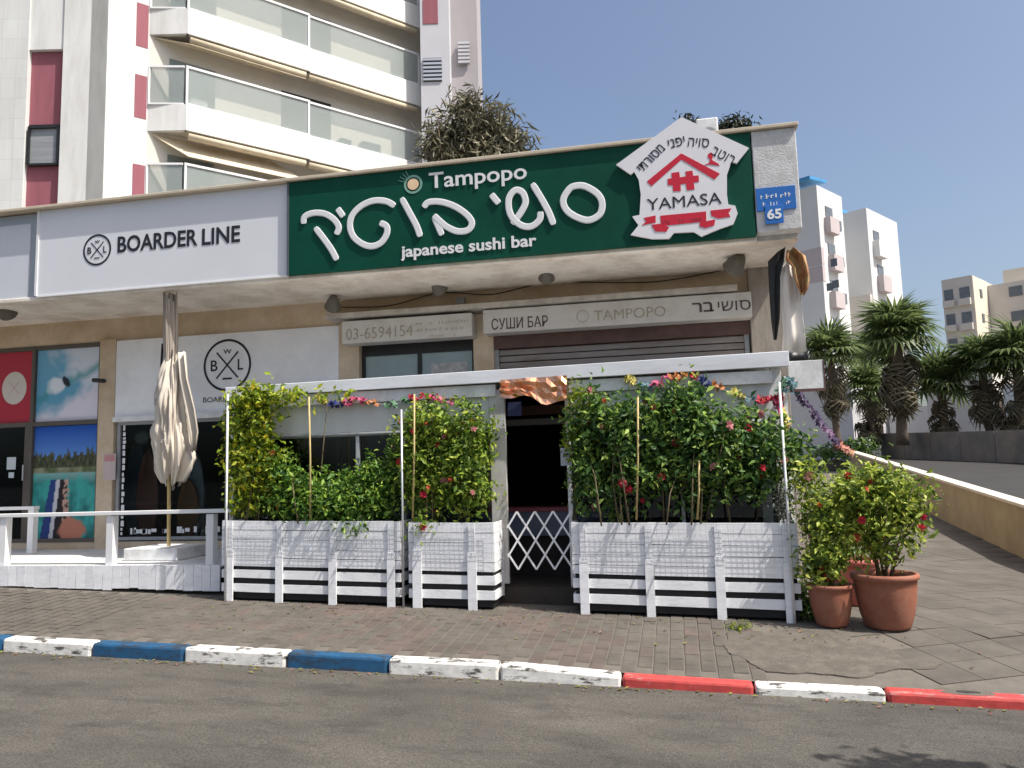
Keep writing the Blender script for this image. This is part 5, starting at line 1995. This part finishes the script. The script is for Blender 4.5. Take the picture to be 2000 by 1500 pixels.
plant('grass_tuft', gtf, 'dark green weed tuft at the foot of the wide planter', 'weed',
      [((gtf.x, gtf.y, gtf.z + .08), (.20, .10, .09)), ((gtf.x - .05, gtf.y + .08, gtf.z + .2), (.10, .08, .14))], 900, .07, L_hib, 24, stems=0, slim=.2, spread=.05)
w2 = onZ(1440, 1232, .07)
w2.z = pz(w2.x, w2.y)
plant('small_weed', w2, 'tiny yellow green weed in the joint before the wide planter', 'weed', [((w2.x, w2.y, w2.z + .02), (.10, .05, .02))], 160, .04, L_vine, 25, stems=0, slim=.25, spread=.03)

# ------------------------------------------------------------------ trees over the roof
L_tam = leafmat('tamarisk_leaf', [(0, (.11, .11, .065)), (.5, (.20, .19, .12)), (1, (.34, .31, .22))], .3)
tb = onY(930, 300, 20.0)
plant('feathery_tree', (tb.x, 20.0, 1.0), 'feathery grey green tree rising behind the roof next to the tower', 'tree',
      [(onY(870, 290, 20), (.75, .8, .9)), (onY(930, 260, 20), (.8, .8, 1.0)), (onY(915, 215, 20), (.45, .5, .55)), (onY(985, 265, 20), (.7, .7, .65)), (onY(1000, 300, 20), (.55, .7, .6)), (onY(925, 330, 20), (1.3, 1, .8))],
      8200, .30, L_tam, 31, stems=46, stem_r=.03, stem_m=M_bark, slim=.045, spread=.16, out=.2, up=.0, stem_from=.1, shell=.6)
L_dark = leafmat('dark_leaf', [(0, (.01, .015, .01)), (1, (.05, .06, .035))], .2)
tb2 = onY(1400, 240, 24.0)
plant('dark_tree', (tb2.x, 24.0, 1.0), 'dark tree top just showing over the canopy behind the house-shaped sign', 'tree',
      [(onY(1425, 256, 24), (.7, .6, .22)), (onY(1348, 244, 24), (.3, .4, .22)), (onY(1440, 246, 24), (.4, .5, .14))], 1500, .17, L_dark, 32, stems=9, stem_r=.04, stem_m=M_bark, slim=.3, spread=.12, stem_from=.1)

# ------------------------------------------------------------------ far side: wall, hedge, palms, apartment blocks
A_, B_ = onD(1722, 895, 34), onD(2120, 912, 22)
dv = Vector((B_.x - A_.x, B_.y - A_.y, 0))
nf = dv.normalized().orthogonal()
nf = Vector((-dv.normalized().y, dv.normalized().x, 0))
fw_ = thing('boundary_wall', (A_.x, A_.y, A_.z), 'long dark grey boundary wall across the upper road', 'wall')
M_fw = mat('dark_render', (.24, .205, .18), .9, .15, .8, .2, 20, stain=(.10, .11, .11), stain_amt=.7, stain_scale=.7)
n = 6
for i in range(n):
    p, q = A_ + dv * (i / n), A_ + dv * ((i + 1) / n)
    p2, q2 = p + nf * .2, q + nf * .2
    zp, zq = A_.z + (B_.z - A_.z) * i / n, A_.z + (B_.z - A_.z) * (i + 1) / n
    g_ = .015 * dv.normalized()
    p, q, p2, q2 = p + g_, q - g_, p2 + g_, q2 - g_
    V = [(p.x, p.y, zp - 1), (q.x, q.y, zq - 1), (q2.x, q2.y, zq - 1), (p2.x, p2.y, zp - 1), (p.x, p.y, zp + 1.06), (q.x, q.y, zq + 1.06), (q2.x, q2.y, zq + 1.06), (p2.x, p2.y, zp + 1.06)]
    ob('wall_panel', MB().hexa(V), M_fw, fw_)
h0 = onD(1690, 870, 33)
plant('hedge', (h0.x, h0.y, 1.6), 'low dark clipped hedge left of the boundary wall', 'hedge',
      [(onD(1690, 880, 33), (.7, .5, .5)), (onD(1665, 880, 34), (.6, .5, .45)), (onD(1715, 868, 36), (.6, .5, .3)), (onD(1620, 884, 36), (1.0, .5, .4))], 2600, .14, L_hib, 33, stems=0, spread=.1)

M_front = leafmat('palm_frond', [(0, (.05, .08, .032)), (.5, (.11, .16, .055)), (1, (.23, .28, .10))], .45)  # greens lightened in place of haze over the palms
M_dead = leafmat('dead_frond', [(0, (.06, .055, .032)), (.5, (.12, .105, .065)), (1, (.22, .19, .12))], .2)
M_trunk = mat('palm_trunk', (.11, .085, .065), .9, .25, 5, .6, 25, stretch=(1, 1, 4))


def frond_mesh(name, m, R=.86, pet=.55, spread=135, n=19, droop=.36):
    mb = MB()
    w0 = .03
    mb.raw([(0, -w0, 0), (0, w0, 0), (pet, w0 * .7, .06), (pet, -w0 * .7, .06)], [(0, 3, 2, 1)])
    for i in range(n):
        a = radians(-spread + 2 * spread * i / (n - 1))
        rr = R * (.72 + .28 * cos(a * .7)) * (1 + .08 * ((i * 7) % 3 - 1))
        d = Vector((cos(a), sin(a), 0))
        s = Vector((-d.y, d.x, 0))
        c = Vector((pet, 0, .06))
        ww = .050
        b = c + d * rr * .55
        e = c + d * rr
        mb.face([c, b - s * ww + Vector((0, 0, .05)), b + Vector((0, 0, .09 - droop * .1))])
        mb.face([c, b + Vector((0, 0, .09 - droop * .1)), b + s * ww + Vector((0, 0, .05))])
        mb.face([b - s * ww + Vector((0, 0, .05)), e - Vector((0, 0, droop * rr * .7)), b + Vector((0, 0, .09 - droop * .1))])
        mb.face([b + Vector((0, 0, .09 - droop * .1)), e - Vector((0, 0, droop * rr * .7)), b + s * ww + Vector((0, 0, .05))])
    me = bpy.data.meshes.new(name)
    me.from_pydata(mb.v, [], mb.f)
    me.materials.append(m)
    return me


FM = frond_mesh('frond', M_front)
FD = frond_mesh('dead_frond', M_dead, .7, .5, 100, 13, .9)


def palm(px, py, base_py, dep, s, label, seed, nf_=32, nd_=15):
    top = onD(px, py, dep)
    bz = onD(px, base_py, dep).z
    r = random.Random(seed)
    base = Vector((top.x, top.y, bz - .4))
    t = thing('fan_palm', tuple(base), label, 'palm tree', 'fan palms along the upper road')
    lean = Vector((r.uniform(-.2, .2), r.uniform(-.2, .2), 0))
    b0 = base - lean
    pts = [b0.lerp(top, k / 8) for k in range(9)]
    ob('trunk', MB().tube(pts, [0.19 * s, .16 * s] + [.135 * s + (.012 if k % 2 else 0) for k in range(7)], 10), M_trunk, t, smooth=True)
    for i in range(nf_):
        el = radians(75 - 110 * (i / nf_) ** 1.1 + r.uniform(-8, 8))
        az = i * 2.39996 + r.uniform(-.3, .3)
        k = s * r.uniform(.85, 1.2)
        inst('frond', None, t, top + Vector((0, 0, .15 * s)), (0, -el, az), (k, k, k), mesh=FM)
    for i in range(nd_):
        el = radians(-62 + r.uniform(-22, 18))
        az = i * 2.39996 + r.uniform(-.3, .3)
        k = s * r.uniform(.75, 1.1)
        inst('dead_frond', None, t, top - Vector((0, 0, (.05 + 1.5 * r.random()) * s)), (0, -el, az), (k, k, k), mesh=FD)


palm(1622, 698, 860, 29, .95, 'fan palm nearest the hanging tarp, left of the row', 41)
palm(1752, 668, 850, 31, 1.35, 'tallest fan palm of the row with a wide crown', 42, 38, 18)
palm(1692, 765, 850, 34, .95, 'small dark fan palm between the two taller left palms', 43, 26, 12)
palm(1838, 760, 850, 33, 1.15, 'short fan palm right of the tallest palm', 44)
palm(1918, 722, 848, 32, 1.05, 'fan palm with bright top in front of the cream apartment block', 45)
palm(1988, 712, 846, 31, 1.25, 'fan palm cut by the right edge of the picture', 46)
palm(1706, 712, 850, 36, 1.1, 'dark fan palm partly hidden behind the tallest palm', 47)

# apartment blocks
TH = radians(-35)
M_bw = mat('block_white', (.62, .62, .61), .85, .04, .3)
M_bpk = mat('block_pink', (.48, .42, .42), .85, .06, .4)
M_bgr = mat('block_grey', (.50, .49, .50), .85, .05, .3)
M_bbe = mat('block_beige', (.68, .61, .50), .85, .06, .3)  # paled to stand in for distance haze
M_bta = mat('block_taupe', (.55, .51, .47), .85, .06, .3)  # base tone raised to imitate haze in the distance
M_bblue = mat('roof_blue', (.06, .28, .55), .6, .08, 1)
M_win = mat('far_window', (.13, .145, .16), .25, .2, 1)
rx_ = Vector((cos(TH), sin(TH), 0))
ry_ = Vector((-sin(TH), cos(TH), 0))


class Block:
    """box-shaped mass whose front right corner stands at a photo column and depth"""
    def __init__(s, px, dep):
        p = onD(px, 850, dep)
        s.o = Vector((p.x, p.y, 0))

    def pt(s, u, v):
        return s.o + rx_ * u + ry_ * v

    def mass(s, u0, u1, v0, v1, z0, z1, m, parent, nm='wall'):
        return ob(nm, MB().slab(pl(s.pt(u0, v0), s.pt(u1, v0), s.pt(u1, v1), s.pt(u0, v1)), z0, z1), m, parent)


bk = Block(1630, 60)
t = thing('white_apartment_block', (bk.o.x, bk.o.y, 1.5), 'white apartment block with pink bay windows behind the palms', 'building')
zt1 = zD(1630, 340, 60)
W1 = 2.55
bk.mass(-W1, 0, 0, 4.4, 1, zt1, M_bw, t)
bk.mass(-W1 - .9, -W1, .8, 5, 1, zt1 + .5, M_bw, t)
bk.mass(-9, -W1 - .9, 2.5, 9, 1, zt1 - 1.0, M_bw, t)
bk.mass(-W1 - .05, .03, -.03, .4, zD(1630, 505, 60), zD(1630, 470, 60), M_bpk, t, 'pink_band')
bk.mass(-W1 - .05, .03, -.03, .4, zD(1630, 540, 60), zD(1630, 508, 60), M_bpk, t, 'pink_band')
h_ = 3.0
for k in range(5):
    z_ = zt1 - 2.8 - k * h_
    o = bk.mass(0, .5, .9 + .25 * (k % 2), 2.5 + .25 * (k % 2), z_ - .9, z_ + .35, M_bpk, t, 'bay_window')
    bk.mass(.01, .06, 1.2, 2.4, z_ + .5, z_ + 1.35, M_win, t, 'window')
    bk.mass(.01, .06, 3.3, 3.9, z_ - .2, z_ + .6, M_win, t, 'window')
for (px, py) in ((1607, 505), (1597, 553), (1614, 549)):
    p = onD(px, py, 59.5)
    u = (p - bk.o).dot(rx_)
    bk.mass(u - .25, u + .25, -.06, -.02, p.z - .3, p.z + .3, M_win, t, 'window')
ob('blue_awning', MB().slab(pl(bk.pt(-W1 - 1.2, -.4), bk.pt(-.3, -.4), bk.pt(.1, 1.6), bk.pt(-W1 - .8, 1.6)), zt1 + .5, zt1 + .75), M_bblue, t)
bk.mass(-4, -2, 3, 6, zt1, zt1 + 1.1, M_bw, t, 'stair_head')
bk2 = Block(1727, 66)
zt2 = zD(1727, 388, 66)
bk2.mass(-2.9, 0, 0, 6.6, 1, zt2, M_bw, t)
bk2.mass(-4.6, -2.9, 2.2, 8, 1, zt2 - .2, M_bta, t)
bk2.mass(-3.9, -2.0, 1.0, 2.1, zt2 - 2.0, zt2 - .7, M_bw, t, 'balcony')
ob('blue_awning', MB().slab(pl(bk2.pt(-5.2, 1.5), bk2.pt(-3.0, 1.5), bk2.pt(-3.0, 4), bk2.pt(-5.2, 4)), zt2 + .9, zt2 + 1.15), M_bblue, t)
ob('awning_post', MB().bar(bk2.pt(-3.2, 1.6) + Vector((0, 0, zt2 - .3)), bk2.pt(-3.2, 1.6) + Vector((0, 0, zt2 + .9)), .08, .08, up=rx_), M_grey, t)
for k in range(6):
    z_ = zt2 - 3.2 - k * h_
    v = .8 + .35 * k
    bk2.mass(0, .55, v, v + 1.7, z_ - 1.0, z_ + .4, M_bpk if k % 2 else M_bw, t, 'bay_window')
    bk2.mass(.01, .06, v + .2, v + 1.4, z_ + .55, z_ + 1.4, M_win, t, 'window')
bk2.mass(-2.2, -.05, -.5, 0, zD(1727, 640, 66), zD(1727, 568, 66), M_bta, t, 'balcony')
bk3 = Block(1668, 52)
low = thing('low_white_building', (bk3.o.x, bk3.o.y, 1.5), 'low white and grey building base behind the palm trunks', 'building')
zl = zD(1668, 745, 52)
bk3.mass(-4.6, 0, 0, 6, 1, zl, M_bgr, low)
bk3.mass(.2, 3.2, 5.5, 12, 1, zD(1700, 800, 56), M_bw, low)
bk3.mass(3.6, 7.5, 3.0, 12, 1, zD(1770, 700, 54), M_bta, low)
bk3.mass(8.0, 14, 3.0, 12, 1, zD(1840, 770, 54), M_bw, low)
for u in (9.0, 10.6, 12.2):
    bk3.mass(u, u + .9, 2.95, 2.99, 3.0, 4.6, M_win, low, 'window')

bkB = Block(1926, 92)
tB = thing('cream_apartment_block', (bkB.o.x, bkB.o.y, 1.5), 'cream apartment block with balconies at the right edge behind the palms', 'building')
ztB = zD(1926, 528, 92)
bkB.mass(-3.3, 0, 0, 9, 1, ztB, M_bta, tB)
bkB.mass(.0, .12, 0.02, 5.2, 1, ztB - .05, M_bbe, tB, 'painted_lit_wall')  # sun side given a lighter sheet, sunlight put into the colour
bkB.mass(.13, 9, 5.3, 14, 1, ztB - .6, M_bta, tB)
bkB.mass(1.5, 4.5, 7, 10, ztB - .6, ztB + 1.3, M_bbe, tB, 'stair_head')
for k in range(7):
    z_ = ztB - 1.6 - k * 3.0
    for u0, u1 in ((-3.1, -2.1), (-1.4, -.3)):
        bkB.mass(u0, u1, -.05, -.0, z_ - 1.1, z_ + .3, M_win, tB, 'window')
        bkB.mass(u0 - .1, u1 + .1, -.55, -.06, z_ - 1.9, z_ - 1.1, M_bta, tB, 'balcony')
    bkB.mass(.125, .2, 2.2, 3.0, z_ - .8, z_ + .2, M_win, tB, 'window')
    bkB.mass(2.4, 3.8, 5.22, 5.29, z_ - .8, z_ + .4, M_win, tB, 'window')
bkC = Block(1545, 120)

# street tree on the near side, its outer twigs shade the road at the lower right
st0 = Vector((7.6, -2.0, gz(7.6, -2.0)))
plant('street_tree', tuple(st0), 'tree out of view whose leafy shadow falls on the road at lower right', 'tree',
      [((7.0, 0.5, 6.0), (2.0, 2.2, 1.4), 5), ((5.6, 2.4, 5.2), (1.2, 1.4, .8), 2.2), ((4.15, 4.26, 4.5), (.36, .30, .12), .7)],
      5200, .16, L_shrub, 51, stems=16, stem_r=.07, stem_m=M_bark, slim=.5, spread=.14, stem_from=.1)

# fallen leaves and petals on the pavement
g_ = np.random.default_rng(77)
V, T = [], []
for i in range(330):
    x_ = g_.uniform(-5.2, 2.6)
    y_ = 8.45 - abs(g_.normal(0, .45))
    if i > 150:
        x_ = g_.uniform(-7, 2.4)
        y_ = 6.68 - abs(g_.normal(0, .07))
    elif y_ < 7.0:
        continue
    c = Vector((x_, y_, (pz(x_, y_) if y_ > 6.8 else gz(x_, y_)) + .010))
    a = g_.uniform(0, 6.28)
    s_ = g_.uniform(.012, .03)
    u = Vector((cos(a), sin(a), g_.uniform(-.2, .2))) * s_
    v = Vector((-sin(a), cos(a), g_.uniform(-.2, .2))) * s_ * .5
    k = len(V)
    V += [tuple(c - u), tuple(c + v + Vector((0, 0, .006))), tuple(c + u), tuple(c - v + Vector((0, 0, .006)))]
    T += [(k, k + 1, k + 2), (k, k + 2, k + 3)]
lt = MB().raw(V, T)
o = ob('fallen_leaves', lt, leafmat('dry_leaf', [(0, (.10, .07, .03)), (.5, (.25, .20, .06)), (.8, (.20, .24, .05)), (1, (.45, .15, .15))], .2), loc=(-1, 8, 0), kind='stuff')
props(o, 'dry leaves and petals scattered on the pavement along the planters', 'leaves')
